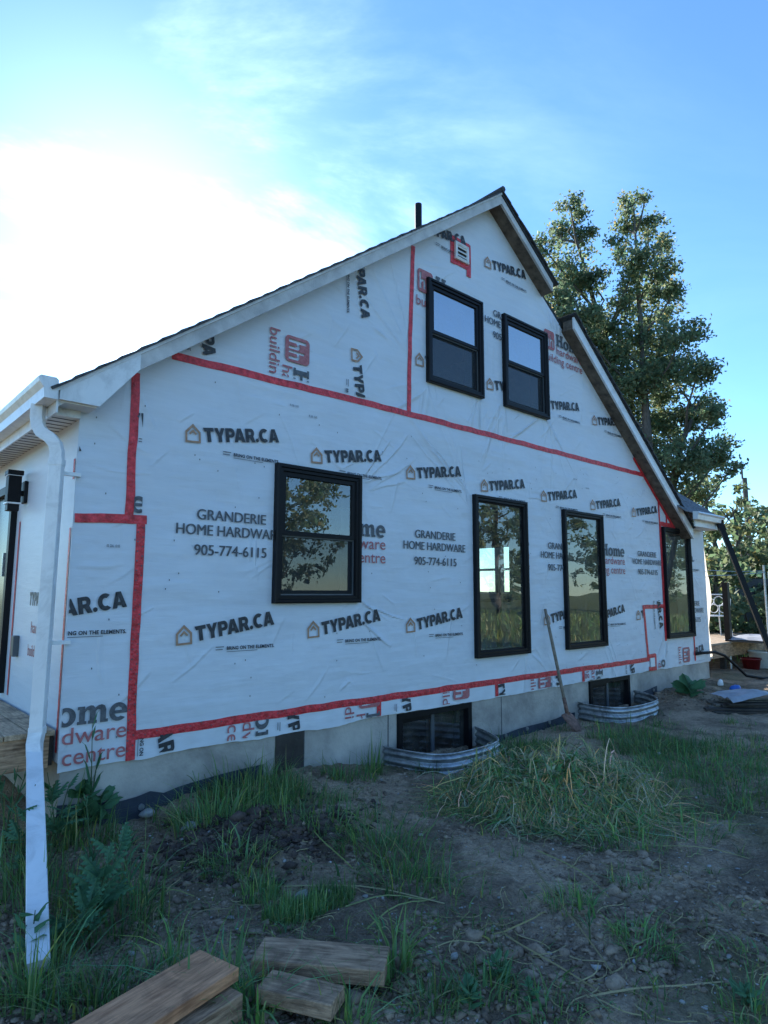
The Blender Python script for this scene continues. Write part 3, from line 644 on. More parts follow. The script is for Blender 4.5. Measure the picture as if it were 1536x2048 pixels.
strip([(-1.10, .545), (1, .555), (3, .557), (6.52, .56)], .062)
strip([(-1.19, 3.10), (-1.185, 2.0)], .062, y=-.012)
strip([(-1.10, 2.06), (-1.10, 1.2), (-1.095, .385)], .062, y=-.0125)
strip([(-1.545, 2.015), (-1.06, 2.035)], .062, y=-.015)
strip([(1.635, 5.17), (1.59, 4.2), (1.565, 3.35)], .055, y=-.0125)
for x in (1.18, 2.91, 4.69): strip([(x, .585), (x, .40)], .055, y=-.0135)
strip([(6.49, .56), (6.42, 1.32)], .062, y=-.0125); strip([(6.38, 1.325), (7.10, 1.33)], .06, y=-.014)
strip([(7.095, .80), (7.095, 2.64)], .066, y=-.013); strip([(7.06, 2.615), (8.12, 2.60)], .07, y=-.0145)
strip([(7.08, 2.62), (7.08, 2.99)], .05, y=-.012); strip([(7.33, 2.62), (7.33, 2.85)], .05, y=-.012); strip([(7.55, 2.63), (7.55, 2.72)], .05, y=-.012)
strip([(6.32, zr(6.32) - .05), (7.55, zr(7.55) - .06)], .07, y=-.0115)
strip([(8.13, .83), (8.13, .43)], .05, y=-.0125); strip([(8.08, .56), (8.18, .54)], .06, y=-.0145)
# square patch round a white label low on the wall, and the vent's patch
for p in ([(6.49, .60), (6.72, .61)], [(6.49, .42), (6.74, .42)], [(6.71, .62), (6.71, .42)]): strip(p, .06, y=-.0155)
rect('paper_label', 6.53, 6.675, .445, .575, -.017, 'ink_white', wrap)
for p in ([(2.25, 5.50), (2.55, 5.50)], [(2.26, 5.20), (2.26, 5.53)], [(2.535, 5.13), (2.535, 5.53)], [(2.25, 5.245), (2.56, 5.245)]): strip(p, .075, y=-.0118 - .0006 * len(p) - random.random() * .002)
# corner tape on the side wall
for z0, z1 in ((2.28, 2.42), (.5, 1.95)):
    mesh('seam_tape', [(XL - .006, .02, z0), (XL - .006, .055, z0), (XL - .006, .055, z1), (XL - .006, .02, z1)], [(0, 1, 2, 3)], 'tape', sw)
mesh('seam_tape', [(XL - .006, 1.40, .7), (XL - .006, 1.44, .7), (XL - .006, 1.44, 2.1), (XL - .006, 1.40, 2.1)], [(0, 1, 2, 3)], 'tape', sw)
# black staples/nail caps on tape and wrap
mb = MB()
for i in range(46): mb.add([(x, -.0145, z) for x, z in ((-1.10 + .018 * ((i % 2) * 2 - 1) + .006 * math.cos(q), .45 + i * .034 + .006 * math.sin(q)) for q in np.arange(0, 6.2, 1.05))], [(0, 1, 2, 3, 4, 5)])
for i in range(90): 
    x_, z_ = -1.0 + i * .083, .558 + .016 * (((i * 7) % 3) - 1)
    mb.add([(x_ + .005 * math.cos(q), -.0145, z_ + .005 * math.sin(q)) for q in np.arange(0, 6.2, 1.05)], [(0, 1, 2, 3, 4, 5)])
for i in range(170):
    x_, z_ = rng.uniform(-1.5, 8.6), rng.uniform(.5, 3.2)
    if any(h[0] - .08 < x_ < h[1] + .08 and h[2] - .08 < z_ < h[3] + .08 for h in holes): continue
    mb.add([(x_ - .0035, -.014, z_ - .006), (x_ + .0035, -.014, z_ - .006), (x_ + .0035, -.014, z_ + .006), (x_ - .0035, -.014, z_ + .006)], [(0, 1, 2, 3)])
st = mb.build('wrap_staples', 'ink_grey', wrap); st['kind'] = 'stuff'
# gable vent
gv = MB().ring(2.285, 2.515, 5.265, 5.475, [(0, -.01), (0, -.035), (.02, -.045), (.035, -.035), (.035, -.012)]).build('gable_vent', 'white_metal', house)
for k in range(3):
    z = 5.312 + k * .05
    MB().add([(2.318, -.040, z), (2.482, -.040, z), (2.482, -.016, z + .035), (2.318, -.016, z + .035), (2.318, -.036, z - .004), (2.482, -.036, z - .004), (2.482, -.012, z + .031), (2.318, -.012, z + .031)], [(0, 1, 2, 3), (4, 7, 6, 5), (0, 4, 5, 1), (1, 5, 6, 2), (2, 6, 7, 3), (3, 7, 4, 0)]).build('louvre', 'white_metal', gv)
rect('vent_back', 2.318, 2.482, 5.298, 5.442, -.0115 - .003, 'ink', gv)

# ---------------------------------------------------------------- printing on the wrap
def fill_mesh(splines):
    cu = bpy.data.curves.new('glyph', 'CURVE'); cu.dimensions = '2D'; cu.fill_mode = 'BOTH'
    for pts in splines:
        s = cu.splines.new('POLY'); s.points.add(len(pts) - 1); s.use_cyclic_u = True
        for p, q in zip(s.points, pts): p.co = (q[0], q[1], 0, 1)
    ob = bpy.data.objects.new('glyph', cu); me = bpy.data.meshes.new_from_object(ob)
    V = [(v.co.x, v.co.y) for v in me.vertices]; Fq = [tuple(p.vertices) for p in me.polygons]
    bpy.data.objects.remove(ob); bpy.data.curves.remove(cu); bpy.data.meshes.remove(me)
    return V, Fq
def text_mesh(s, bold=0.0):
    cu = bpy.data.curves.new('glyph', 'FONT'); cu.body = s; cu.size = 1.0; cu.resolution_u = 4; cu.offset = bold; cu.space_character = 1.0 + bold * 1.5
    ob = bpy.data.objects.new('glyph', cu); me = bpy.data.meshes.new_from_object(ob)
    V = [(v.co.x, v.co.y) for v in me.vertices]; Fq = [tuple(p.vertices) for p in me.polygons]
    bpy.data.objects.remove(ob); bpy.data.curves.remove(cu); bpy.data.meshes.remove(me)
    x0 = min(v[0] for v in V); x1 = max(v[0] for v in V)
    return [((a - x0) / (x1 - x0), b_) for a, b_ in V], Fq, (x1 - x0)
def arc(cx, cy, rx, ry, a0, a1, n=18):
    return [(cx + rx * math.cos(rad(a0 + (a1 - a0) * i / n)), cy + ry * math.sin(rad(a0 + (a1 - a0) * i / n))) for i in range(n + 1)]
def rrect(x0, y0, x1, y1, r):
    return arc(x1 - r, y1 - r, r, r, 0, 90, 5) + arc(x0 + r, y1 - r, r, r, 90, 180, 5) + arc(x0 + r, y0 + r, r, r, 180, 270, 5) + arc(x1 - r, y0 + r, r, r, 270, 360, 5)
GL = {
 'T': (.82, [[(0, 1), (.82, 1), (.82, .74), (.56, .74), (.56, 0), (.27, 0), (.27, .74), (.1, .74)]]),
 'Y': (.84, [[(0, 1), (.29, 1), (.42, .64), (.55, 1), (.84, 1), (.565, .4), (.565, 0), (.275, 0), (.275, .4)]]),
 'P': (.76, [[(0, 0), (0, 1), (.48, 1)] + arc(.48, .67, .28, .33, 80, -80, 10) + [(.28, .34), (.28, 0)], [(.28, .77), (.28, .56), (.44, .56), (.5, .6), (.5, .73), (.44, .77)]]),
 'A': (.92, [[(0, 0), (.3, 1), (.62, 1), (.92, 0), (.63, 0), (.58, .17), (.34, .17), (.29, 0)], [(.395, .38), (.525, .38), (.46, .70)]]),
 'R': (.82, [[(0, 0), (0, 1), (.48, 1)] + arc(.48, .68, .28, .32, 80, -50, 10) + [(.82, 0), (.52, 0), (.36, .33), (.28, .33), (.28, 0)], [(.28, .77), (.28, .56), (.44, .56), (.5, .6), (.5, .73), (.44, .77)]]),
 '.': (.28, [arc(.14, .14, .14, .14, 0, 345, 12)]),
 'C': (.80, [arc(.46, .5, .46, .52, 48, 312, 22) + arc(.46, .5, .18, .25, 300, 60, 14)]),
}
def word(s, gap=.045):
    x = 0; S = []
    for ch in s:
        w_, sp = GL[ch]
        if ch == '.' : x -= .02
        S += [[(a + x, b_) for a, b_ in p] for p in sp]; x += w_ + gap
        if ch == 'P': x -= .12
    tot = x - gap
    return fill_mesh([[(a / tot, b_) for a, b_ in p] for p in S])
LOGO = word('TYPAR.CA')
ICON = fill_mesh([[(0, 0), (1, 0), (1, .62), (.5, 1.08), (0, .62)], [(.13, .11), (.13, .56), (.5, .90), (.87, .56), (.87, .11)], [(.24, .52), (.32, .44), (.5, .61), (.68, .44), (.76, .52), (.5, .77)]])
Hh = [(0, 0), (.42, 0), (.42, .14), (.34, .14), (.34, .43), (.62, .43), (.62, .14), (.54, .14), (.54, 0), (.96, 0), (.96, .14), (.87, .14), (.87, .86), (.96, .86), (.96, 1), (.54, 1), (.54, .86), (.62, .86), (.62, .58), (.34, .58), (.34, .86), (.42, .86), (.42, 1), (0, 1), (0, .86), (.09, .86), (.09, .14), (0, .14)]
mm = [(0, 0), (.34, 0), (.34, .12), (.28, .12), (.28, .46), (.36, .54), (.44, .52), (.46, .44), (.46, .12), (.41, .12), (.41, 0), (.74, 0), (.74, .12), (.68, .12), (.68, .46), (.76, .54), (.84, .52), (.86, .44), (.86, 0), (1.16, 0), (1.16, .12), (1.08, .12), (1.08, .5), (1.02, .65), (.9, .71), (.76, .68), (.66, .6), (.58, .69), (.48, .71), (.36, .67), (.27, .58), (.27, .69), (0, .69), (0, .57), (.07, .57), (.07, .12), (0, .12)]
ee = arc(.36, .34, .36, .37, 0, 318, 24) + arc(.36, .34, .16, .21, 305, 200, 8) + [(.2, .27), (.72, .27)]
eh = [(.21, .40), (.5, .40), (.47, .49), (.36, .55), (.25, .5)]
def off(p, dx): return [((a + dx) / 3.72, b_) for a, b_ in p]
HOME = fill_mesh([off(Hh, 0), off(arc(.36, .34, .37, .37, 0, 352, 24), 1.02), off(arc(.36, .34, .14, .22, 0, 345, 16), 1.02), off(mm, 1.80), off(ee, 3.0), off(eh, 3.0)])
HBOX = fill_mesh([rrect(0, 0, 1, 1, .16), [(.12, .14), (.25, .14), (.25, .44), (.38, .5), (.38, .14), (.50, .14), (.50, .52), (.42, .60), (.25, .56), (.25, .86), (.12, .86)], [(.56, .14), (.66, .14), (.66, .46), (.78, .5), (.78, .14), (.90, .14), (.90, .52), (.80, .60), (.66, .56), (.66, .76), (.56, .80)]])
T1 = text_mesh('GRANDERIE'); T2 = text_mesh('HOME HARDWARE'); T3 = text_mesh('905-774-6115')
TB = text_mesh('BRING ON THE ELEMENTS.', .035); TH = text_mesh('hardware', .004); TC = text_mesh('building centre', .004)
WR = [(h[0] - .028, h[1] + .028, h[2] - .028, h[3] + .028) for h in holes]
def put(name, V, Fq, ox, oz, su, sv, ang, mt, keep, y=-.0195, du=0.0, dv=0.0):
    ca, sa = math.cos(rad(ang)), math.sin(rad(ang)); y += .0055
    P = []
    for u, v in V:
        a_, b_ = u * su + du, v * sv + dv
        P.append((ox + a_ * ca - b_ * sa, y, oz + a_ * sa + b_ * ca))
    xs = [p[0] for p in P]; zs = [p[2] for p in P]
    bx0, bx1, bz0, bz1 = min(xs), max(xs), min(zs), max(zs)
    if bx1 < keep[0] or bx0 > keep[1] or bz1 < keep[2] or bz0 > keep[3]: return None
    bm = bmesh.new(); bv = [bm.verts.new(p) for p in P]
    for f in Fq:
        try: bm.faces.new([bv[i] for i in f])
        except ValueError: pass
    def cut(co, no, clear):
        bmesh.ops.bisect_plane(bm, geom=bm.verts[:] + bm.edges[:] + bm.faces[:], plane_co=co, plane_no=no, clear_outer=clear, dist=1e-6)
    for co, no, need in (((keep[0], 0, 0), (-1, 0, 0), bx0 < keep[0]), ((keep[1], 0, 0), (1, 0, 0), bx1 > keep[1]), ((0, 0, keep[2]), (0, 0, -1), bz0 < keep[2]), ((0, 0, keep[3]), (0, 0, 1), bz1 > keep[3])):
        if need: cut(co, no, True)
    if bx0 < APX and bz1 > zl(bx0) - .01: cut((APX, 0, APZ - .0), (-SL, 0, 1), True)
    if bx1 > APX and bz1 > zr(bx1) - .01:
        if bx1 < 4.6: cut((APX, 0, APZ - .0), (SR1, 0, 1), True)
        else: cut((4.42, 0, 5.04), (SR2, 0, 1), True)
    for r_ in WR:
        if bx1 > r_[0] and bx0 < r_[1] and bz1 > r_[2] and bz0 < r_[3]:
            for co, no in (((r_[0], 0, 0), (1, 0, 0)), ((r_[1], 0, 0), (1, 0, 0)), ((0, 0, r_[2]), (0, 0, 1)), ((0, 0, r_[3]), (0, 0, 1))): cut(co, no, False)
            dl = []
            for f in bm.faces:
                c = f.calc_center_median()
                if r_[0] < c.x < r_[1] and r_[2] < c.z < r_[3]: dl.append(f)
            bmesh.ops.delete(bm, geom=dl, context='FACES')
    if not bm.faces: bm.free(); return None
    me = bpy.data.meshes.new(name); bm.to_mesh(me); bm.free(); me.materials.append(MATS[mt])
    return link(bpy.data.objects.new(name, me), wrap)
ALL = (-1.55, 8.74, .39, 6.1)
def logo(ox, oz, keep=ALL, base=0, bring=True, y=-.0195, tilt=8.9):
    put('logo_icon', *ICON, ox, oz, .125, .135, base + tilt * .35, 'ink_tan', keep, y)
    put('logo_lettering', *LOGO, ox, oz, .685, .112, base + tilt, 'ink', keep, y, du=.155, dv=-.002)
    if bring:
        put('slogan_lettering', TB[0], TB[1], ox, oz, .425, .036, base, 'ink', keep, y, du=.408, dv=-.052)
        for k in range(2):
            put('fine_print', [(0, 0), (1, 0), (1, 1), (0, 1)], [(0, 1, 2, 3)], ox, oz, .06 if k else .07, .006, base, 'ink_grey', keep, y, du=.315, dv=-.03 - .02 * k)
        put('fine_print', [(0, 0), (1, 0), (1, 1), (0, 1)], [(0, 1, 2, 3)], ox, oz, .27, .004, base, 'ink_grey', keep, y, du=.408, dv=-.068)
def store(xl, zc, keep=ALL, base=0, y=-.0195):
    h_ = .115
    for V, su, dz, dx in ((T1, .600, .115, 0.0), (T2, .918, -.003, -.16), (T3, .625, -.155, -.012)):
        put('store_lettering', V[0], V[1], xl, zc, su, h_, base, 'ink_grey', keep, y, du=dx - .0025, dv=dz - .042)
        put('store_lettering', V[0], V[1], xl, zc, su, h_, base, 'ink_grey', keep, y - .0005, du=dx + .0025, dv=dz - .042)
def homeblock(xr_, zb_, keep=ALL, base=0, y=-.0195):
    # xr_, zb_: right end of the baseline of 'Home'
    put('brand_lettering', *HOME, xr_, zb_, .625, .165, base, 'ink_grey', keep, y, du=-.625)
    put('brand_box', *HBOX, xr_, zb_, .235, .255, base, 'ink_red', keep, y, du=-.905, dv=-.09)
    put('brand_lettering', TH[0], TH[1], xr_, zb_, .625, .150, base, 'ink_red', keep, y, du=-.625, dv=-.115)
    put('brand_lettering', TC[0], TC[1], xr_, zb_, .925, .150, base, 'ink_red', keep, y, du=-.925, dv=-.245)
PER = 1.1627
MAIN = (-1.06, 8.09, .60, 3.29)
for i in range(7):
    logo(-.798 + i * PER, 2.652, (-1.06, 7.04, .6, 3.29)); logo(-.803 + i * PER, 1.137, (-1.06, 6.38 if i < 6 else 6.37, .6, 3.29))
for i in range(4):
    store(-.679 + i * 2 * PER, 2.0, (-1.06, 7.05, .6, 3.29)); homeblock(1.246 + i * 2 * PER, 2.045, (-1.06, 7.05, .6, 3.29))
UPR = (1.64, 8, 3.37, 6.1)
for k in range(-2, 4):
    logo(2.824 + k * PER, 5.365, UPR); logo(2.824 + k * PER, 3.865, UPR)
store(2.97, 4.725, UPR); store(2.97 - 2 * PER, 4.725, UPR)
homeblock(4.925, 4.785, UPR); homeblock(4.925 - 2 * PER, 4.785, UPR)
UPL = (-1.5, 1.57, 3.37, 6.1)
for k in (0, 1): logo(.80, 3.82 + k * PER, UPL, -90); logo(-.76, 3.87 + k * PER, UPL, -90)
homeblock(.16, 3.47 - .625, UPL, -90)
LEFTS = (-1.545, -1.125, .39, 3.0)
logo(-1.175 - .824, 1.295, (-1.545, -1.135, .39, 1.99)); homeblock(-1.130, .665, (-1.545, -1.132, .39, 1.99))
logo(-1.205 - .26, 2.645, (-1.16, -1.125, 2.07, 2.9)); put('brand_lettering', *HOME, -1.16, 2.085, .625, .165, 0, 'ink_grey', (-1.158, -1.10, 2.07, 2.9), du=-.53)
logo(-2.36, 2.34, (-1.545, -1.22, 2.05, 2.9))
BOT = (-1.06, 8.5, .405, .525)
for x, z in ((-.98, .98), (.13, .80), (1.42, .80), (2.9, .70), (4.0, .86), (5.85, .98)): logo(x, z, BOT, -90, True)
for x, z in ((-.12, .12), (1.02, -.18), (2.28, -.24), (3.78, -.28), (5.0, -.02), (6.9, .08), (7.75, -.24)): homeblock(x, z, BOT if x < 7 else (7.2, 8.0, .42, .72), -90)
logo(6.78, 1.82, (6.46, 7.05, .65, 1.42), -90)
RGT_ = (8.12, 8.72, .42, 2.55)
logo(8.48 - .834, 1.96, RGT_); logo(8.48 - .834, .45, RGT_); store(8.40 - .60, 1.25, RGT_)
# tiny date codes
TD = text_mesh('05 206 10:05', .01)
for x, z in ((-1.33, 1.83), (.13, 3.12), (.33, 3.06), (4.6, 3.02), (4.9, 2.93)): put('date_code', TD[0], TD[1], x, z, .09, .026, 0, 'ink_grey', ALL)
# faint prints on the side wall, seen at a slant
for (V, Fq), u0, z0, su, sv, mt_ in ((LOGO, .95, 1.42, .5, .1, 'ink_grey'), ((TH[0], TH[1]), .85, 1.22, .5, .12, 'ink_red'), ((TC[0], TC[1]), .9, 1.05, .6, .12, 'ink_red')):
    mesh('lettering', [(XL - .0045, u0 - u * su, z0 + v * sv) for u, v in V], Fq, mt_, sw)
# loose flap of wrap past the right corner, lit from behind
V = []; Fq = []
nz_, nu_ = 24, 5
for i in range(nz_ + 1):
    s = i / nz_; z = .42 + s * 2.0; wdt = .26 * (.55 + .6 * float(fbm(s * 5, 0, 61)) + .25 * s * (1 - s)) * (1.0 if s < .9 else (1 - s) * 10 * .7 + .3)
    for j in range(nu_ + 1):
        u = j / nu_; V.append((XR + u * wdt, .0 - .03 * math.sin(u * 3 + s * 9) * u + .05 * u, z + .02 * u * math.sin(s * 20)))
for i in range(nz_):
    for j in range(nu_): a_ = i * (nu_ + 1) + j; Fq.append((a_, a_ + 1, a_ + nu_ + 2, a_ + nu_ + 1))
fo = mesh('loose_flap', V, Fq, 'wrap_loose', house, True); fo['label'] = 'loose sunlit flap of wrap past the right corner'

# ---------------------------------------------------------------- left side: door, lamp, downspout, deck
dr = thing('entry_door', 'dark entry door in the shaded side wall by the deck', 'door', (XL, (DY0 + DY1) / 2, .70))
fm = MB().box(XL - .05, XL + .1, DY0, DY0 + .07, .70, DZ1).box(XL - .05, XL + .1, DY1 - .07, DY1, .70, DZ1).box(XL - .05, XL + .1, DY0 + .07, DY1 - .07, DZ1 - .07, DZ1).build('door_frame', 'black_frame', dr)
box('door_panel', XL - .005, XL + .04, DY0 + .072, DY1 - .072, .703, DZ1 - .072, 'door_paint', dr)
box('door_handle', XL - .06, XL - .006, DY0 + .12, DY0 + .15, 1.65, 1.85, 'galvanised', dr)
box('outlet_box', XL - .045, XL - .003, 1.17, 1.25, 1.02, 1.18, 'grey_mullion', house, .004)
lp = thing('wall_lantern', 'black box lantern on the side wall under the eave', 'lamp', (XL, 1.3, 2.2))
box('back_plate', XL - .03, XL - .003, 1.24, 1.36, 2.24, 2.42, 'black_frame', lp, .004)
box('lantern_cap', XL - .155, XL - .04, 1.24, 1.36, 2.46, 2.50, 'black_frame', lp, .004)
box('lantern_body', XL - .145, XL - .05, 1.25, 1.35, 2.24, 2.455, 'black_inner', lp, .004)
box('lantern_trim', XL - .15, XL - .045, 1.245, 1.355, 2.225, 2.238, 'white_metal', lp)
box('lantern_trim', XL - .15, XL - .045, 1.245, 1.355, 2.4555, 2.4595, 'white_metal', lp)
box('lantern_base', XL - .14, XL - .055, 1.255, 1.345, 2.17, 2.224, 'black_frame', lp, .004)
box('lantern_arm', XL - .06, XL - .02, 1.28, 1.32, 2.30, 2.34, 'black_frame', lp)

ds = thing('downspout', 'white metal downspout at the left corner, kicking out to the ground', 'downspout', (-1.62, .24, 0))
pr = [(-.036, -.027), (.036, -.027), (.036, .027), (-.036, .027)]
rp_ = [(-.036 * k, -.027) for k in (1, .5, 0, -.5, -1)]
prf = [(-.036, -.028), (.036, -.028), (.039, -.025), (.039, .025), (.036, .028), (-.036, .028), (-.039, .025), (-.039, -.025)]
side = (.62, -.78, 0)
MB().sweep([(-1.80, .03, 2.745), (-1.80, .03, 2.66), (-1.795, .02, 2.60), (-1.775, .0, 2.555), (-1.73, -.035, 2.52), (-1.705, -.055, 2.48), (-1.692, -.062, 2.43), (-1.69, -.063, 2.34)], prf, (.8, -.6, 0)).build('elbow', 'white_metal', ds)
MB().sweep([(-1.69, -.062, 2.35), (-1.692, -.055, 1.4), (-1.694, -.048, .66)], [(a * 1.04, b_ * 1.04) for a, b_ in prf], (.8, -.6, 0)).build('pipe', 'white_metal', ds)
A_ = Vector((-1.694, -.048, .67)); Bq = Vector((-1.715, -.11, .53)); G_ = Vector(atz(76, 1935, .05))
MB().sweep([A_, A_ * .5 + Bq * .5 + Vector((-.004, .012, -.006)), Bq, Bq.lerp(G_, .04)], [(a * 1.07, b_ * 1.07) for a, b_ in prf], (.8, -.6, 0)).build('lower_elbow', 'white_metal', ds)
mid_ = Bq.lerp(G_, .5) + Vector((0, 0, .01))
ex = MB().sweep([Bq + Vector((.003, .02, .01)), mid_, G_], [(a * 1.12, b_ * 1.1) for a, b_ in prf], (.92, -.38, 0)).build('extension', 'white_metal', ds)
for q_ in ((-1.69, -.062, 2.36), (-1.694, -.049, .67)): MB().sweep([Vector(q_) + Vector((0, 0, .02)), Vector(q_) - Vector((0, 0, .02))], [(a * 1.13, b_ * 1.13) for a, b_ in prf], (.8, -.6, 0)).build('joint_band', 'white_metal', ds)
for z in (2.30, 1.2): MB().box(-1.72, XL + .02, -.04, -.004, z - .012, z + .012).build('strap', 'white_metal', ds)

dk = thing('side_deck', 'unfinished wooden deck beside the downspout, left edge of the scene', 'deck', (-2.4, 1.5, 0))
nb = 8
for i in range(nb):
    x1 = -1.575 - i * .146
    box('deck_board', x1 - .140, x1, .0 + .012 * random.random(), 3.4, .615, .65, 'deck_wood', dk, .003)
box('rim_joist', -2.75, -1.60, .03, .068, .42, .614, 'wood_old', dk)
box('side_joist', -1.60, -1.565, .07, 3.4, .42, .614, 'dark_wood', dk)
for i in range(3): box('joist', -1.9 - i * .4, -1.862 - i * .4, .07, 3.4, .42, .614, 'dark_wood', dk)
for x, y in ((-2.6, -.05), (-2.6, 2.6)): box('deck_post', x, x + .09, y + .2, y + .29, -.15, .419, 'dark_wood', dk)

# ---------------------------------------------------------------- window wells
def well(path, z1, label):
    o = thing('window_well', label, 'window well', (np.mean([p[0] for p in path]), np.mean([p[1] for p in path]), 0), 'window wells')
    pts = []
    for (a0, b0), (a1, b1) in zip(path[:-1], path[1:]):
        for k in range(3): pts.append((a0 + (a1 - a0) * k / 3, b0 + (b1 - b0) * k / 3))
    pts.append(path[-1]); pts = np.array(pts); 
    for _ in range(1): pts[1:-1] = (pts[:-2] + 2 * pts[1:-1] + pts[2:]) / 4
    tg = np.gradient(pts, axis=0); tg /= np.linalg.norm(tg, axis=1)[:, None]; nrm_ = np.stack([tg[:, 1], -tg[:, 0]], 1)
    zs = np.linspace(z1, z1 - .75, 100); V = []; n = len(pts)
    for z in zs:
        of = .0125 * math.sin((z1 - z) / .068 * 2 * math.pi + 1.2)
        for p, q in zip(pts, nrm_): V.append((p[0] - q[0] * of, p[1] - q[1] * of, z))
    Fq = [(i * n + j, i * n + j + 1, (i + 1) * n + j + 1, (i + 1) * n + j) for i in range(len(zs) - 1) for j in range(n - 1)]
    b_ = mesh('corrugated_wall', V, Fq, 'galvanised', o, True)
    md = b_.modifiers.new('s', 'SOLIDIFY'); md.thickness = .004
    MB().tube([(p[0], p[1], z1 + .004) for p in pts], .009, 6).build('rolled_rim', 'galvanised', o, True)
    return o
well(WELL1, .115, 'corrugated steel window well under the nearer basement window')
well(WELL2, .150, 'corrugated steel window well under the farther basement window, by the shovel')

# ---------------------------------------------------------------- shovel
sv = thing('shovel', 'old long-handled shovel leaning on the wall by a tall window', 'shovel', (3.85, -.3, 0))
T0 = Vector((3.82, -.045, 1.335)); B0 = Vector(aty(1133, 1420, -.27)); 
B1 = Vector(aty(1135, 1425, -.28))
MB().tube([T0, T0.lerp(B0, .4), T0.lerp(B0, .8), B0], [.017, .019, .018, .016], 10).build('handle', 'handle_wood', sv, True)
dv = (B0 - T0).normalized(); sdv = dv.cross(Vector((0, 1, 0))).normalized(); nv = sdv.cross(dv)
MB().tube([B0 - dv * .14, B0 + dv * .06], [.021, .023], 10).build('socket', 'rusty_steel', sv, True)
V = []; Fq = []
dv2 = (dv + Vector((.12, -.55, 0))).normalized(); nv2 = sdv.cross(dv2)
prof_w = [.095, .105, .105, .10, .088, .062, .01]
for i, hw in enumerate(prof_w):
    for j in range(7):
        u = (j - 3) / 3; V.append(B0 + dv * .03 + dv2 * (.045 * i) + sdv * (u * hw) + nv2 * (.025 * u * u - .012 * math.sin(i / 6 * 3)))
for i in range(6):
    for j in range(6): a_ = i * 7 + j; Fq.append((a_, a_ + 1, a_ + 8, a_ + 7))
bl = mesh('blade', V, Fq, 'rusty_steel', sv, True); md = bl.modifiers.new('s', 'SOLIDIFY'); md.thickness = .004

# ---------------------------------------------------------------- lumber off-cuts in front
def plank(pxs, ztop, th, ln, label, name='plank', mt='wood', zb=None):
    A, B, Cc = [Vector(atz(*q, ztop)) for q in pxs]         # A->B along the length, A->Cc across the width
    u = (B - A); u.z = 0; L_ = u.length if ln is None else ln; u.normalize(); v = Vector((-u.y, u.x, 0)); wd_ = (Cc - A).dot(v)
    if wd_ < 0: v = -v; wd_ = -wd_
    me = MB().box(0, L_, 0, wd_, -th, 0)
    o = me.build(name, mt, None, bevel=.003)
    if Vector((0, 0, 1)).dot(u.cross(v)) < 0:
        o.data.transform(Matrix.Diagonal((1, -1, 1, 1))); o.data.transform(Matrix.Translation((0, wd_, 0))); v_ = -v; A = A + v * wd_
    o.location = A; o.rotation_euler = (0, 0, math.atan2(u.y, u.x))
    tag(o, label, 'plank', 'lumber off-cuts'); return o
p1 = plank([(400, 1898), (140, 2048), (455, 1950)], .16, .045, 1.1, 'reddish thick plank lying across another one at the bottom left', mt='wood')
p4 = plank([(412, 1945), (150, 2095), (474, 1995)], .10, .085, 1.0, 'half-hidden plank under the reddish plank', mt='wood_old')
p2 = plank([(530, 1872), (780, 1892), (508, 1920)], .075, .06, None, 'longest weathered grey plank lying flat behind the short one', mt='wood_old')
p3 = plank([(545, 1938), (690, 1970), (508, 1975)], .07, .055, None, 'short plank off-cut nearest the bottom edge', mt='wood_old')
p1.rotation_euler[0] = 0.0

# ---------------------------------------------------------------- right side: diagonal downspout, deck, things in the yard
d2 = thing('black_downspout', 'black downspout pipe slanting from the porch gutter to the ground', 'downspout', (8.85, -.35, 0))
DA = Vector((8.56, -.36, 2.70)); DB = Vector(atz(1560, 1350, .25))
MB().sweep([DA, DA.lerp(DB, .5), DB], [(-.04, -.03), (.04, -.03), (.04, .03), (-.04, .03)], (.6, -.8, 0)).build('pipe', 'black_plastic', d2)
MB().sweep([DA + Vector((0, 0, .06)), DA, DA.lerp(DB, .05)], [(-.05, -.04), (.05, -.04), (.05, .04), (-.05, .04)], (.6, -.8, 0)).build('elbow', 'black_plastic', d2)
rd = thing('rear_deck', 'sunlit wooden deck beyond the right corner of the house', 'deck', (11, 1.4, 0))
for i in range(16): box('deck_board', 8.80, 14.2, .30 + i * .146, .30 + i * .146 + .138, .57, .605, 'deck_plank', rd, .003)
box('rim_joist', 8.82, 14.2, .32, .36, .33, .569, 'wood_old', rd); box('rim_joist', 14.16, 14.2, .362, 2.60, .33, .569, 'wood_old', rd)
for x, y in ((8.95, .4), (10.45, .4), (14.0, 2.2), (14.0, .4)): box('deck_post', x, x + .09, y, y + .09, -.1, .569, 'dark_wood', rd)
box('corner_post', 10.56, 10.67, .31, .41, .606, 1.74, 'black_plastic', rd)
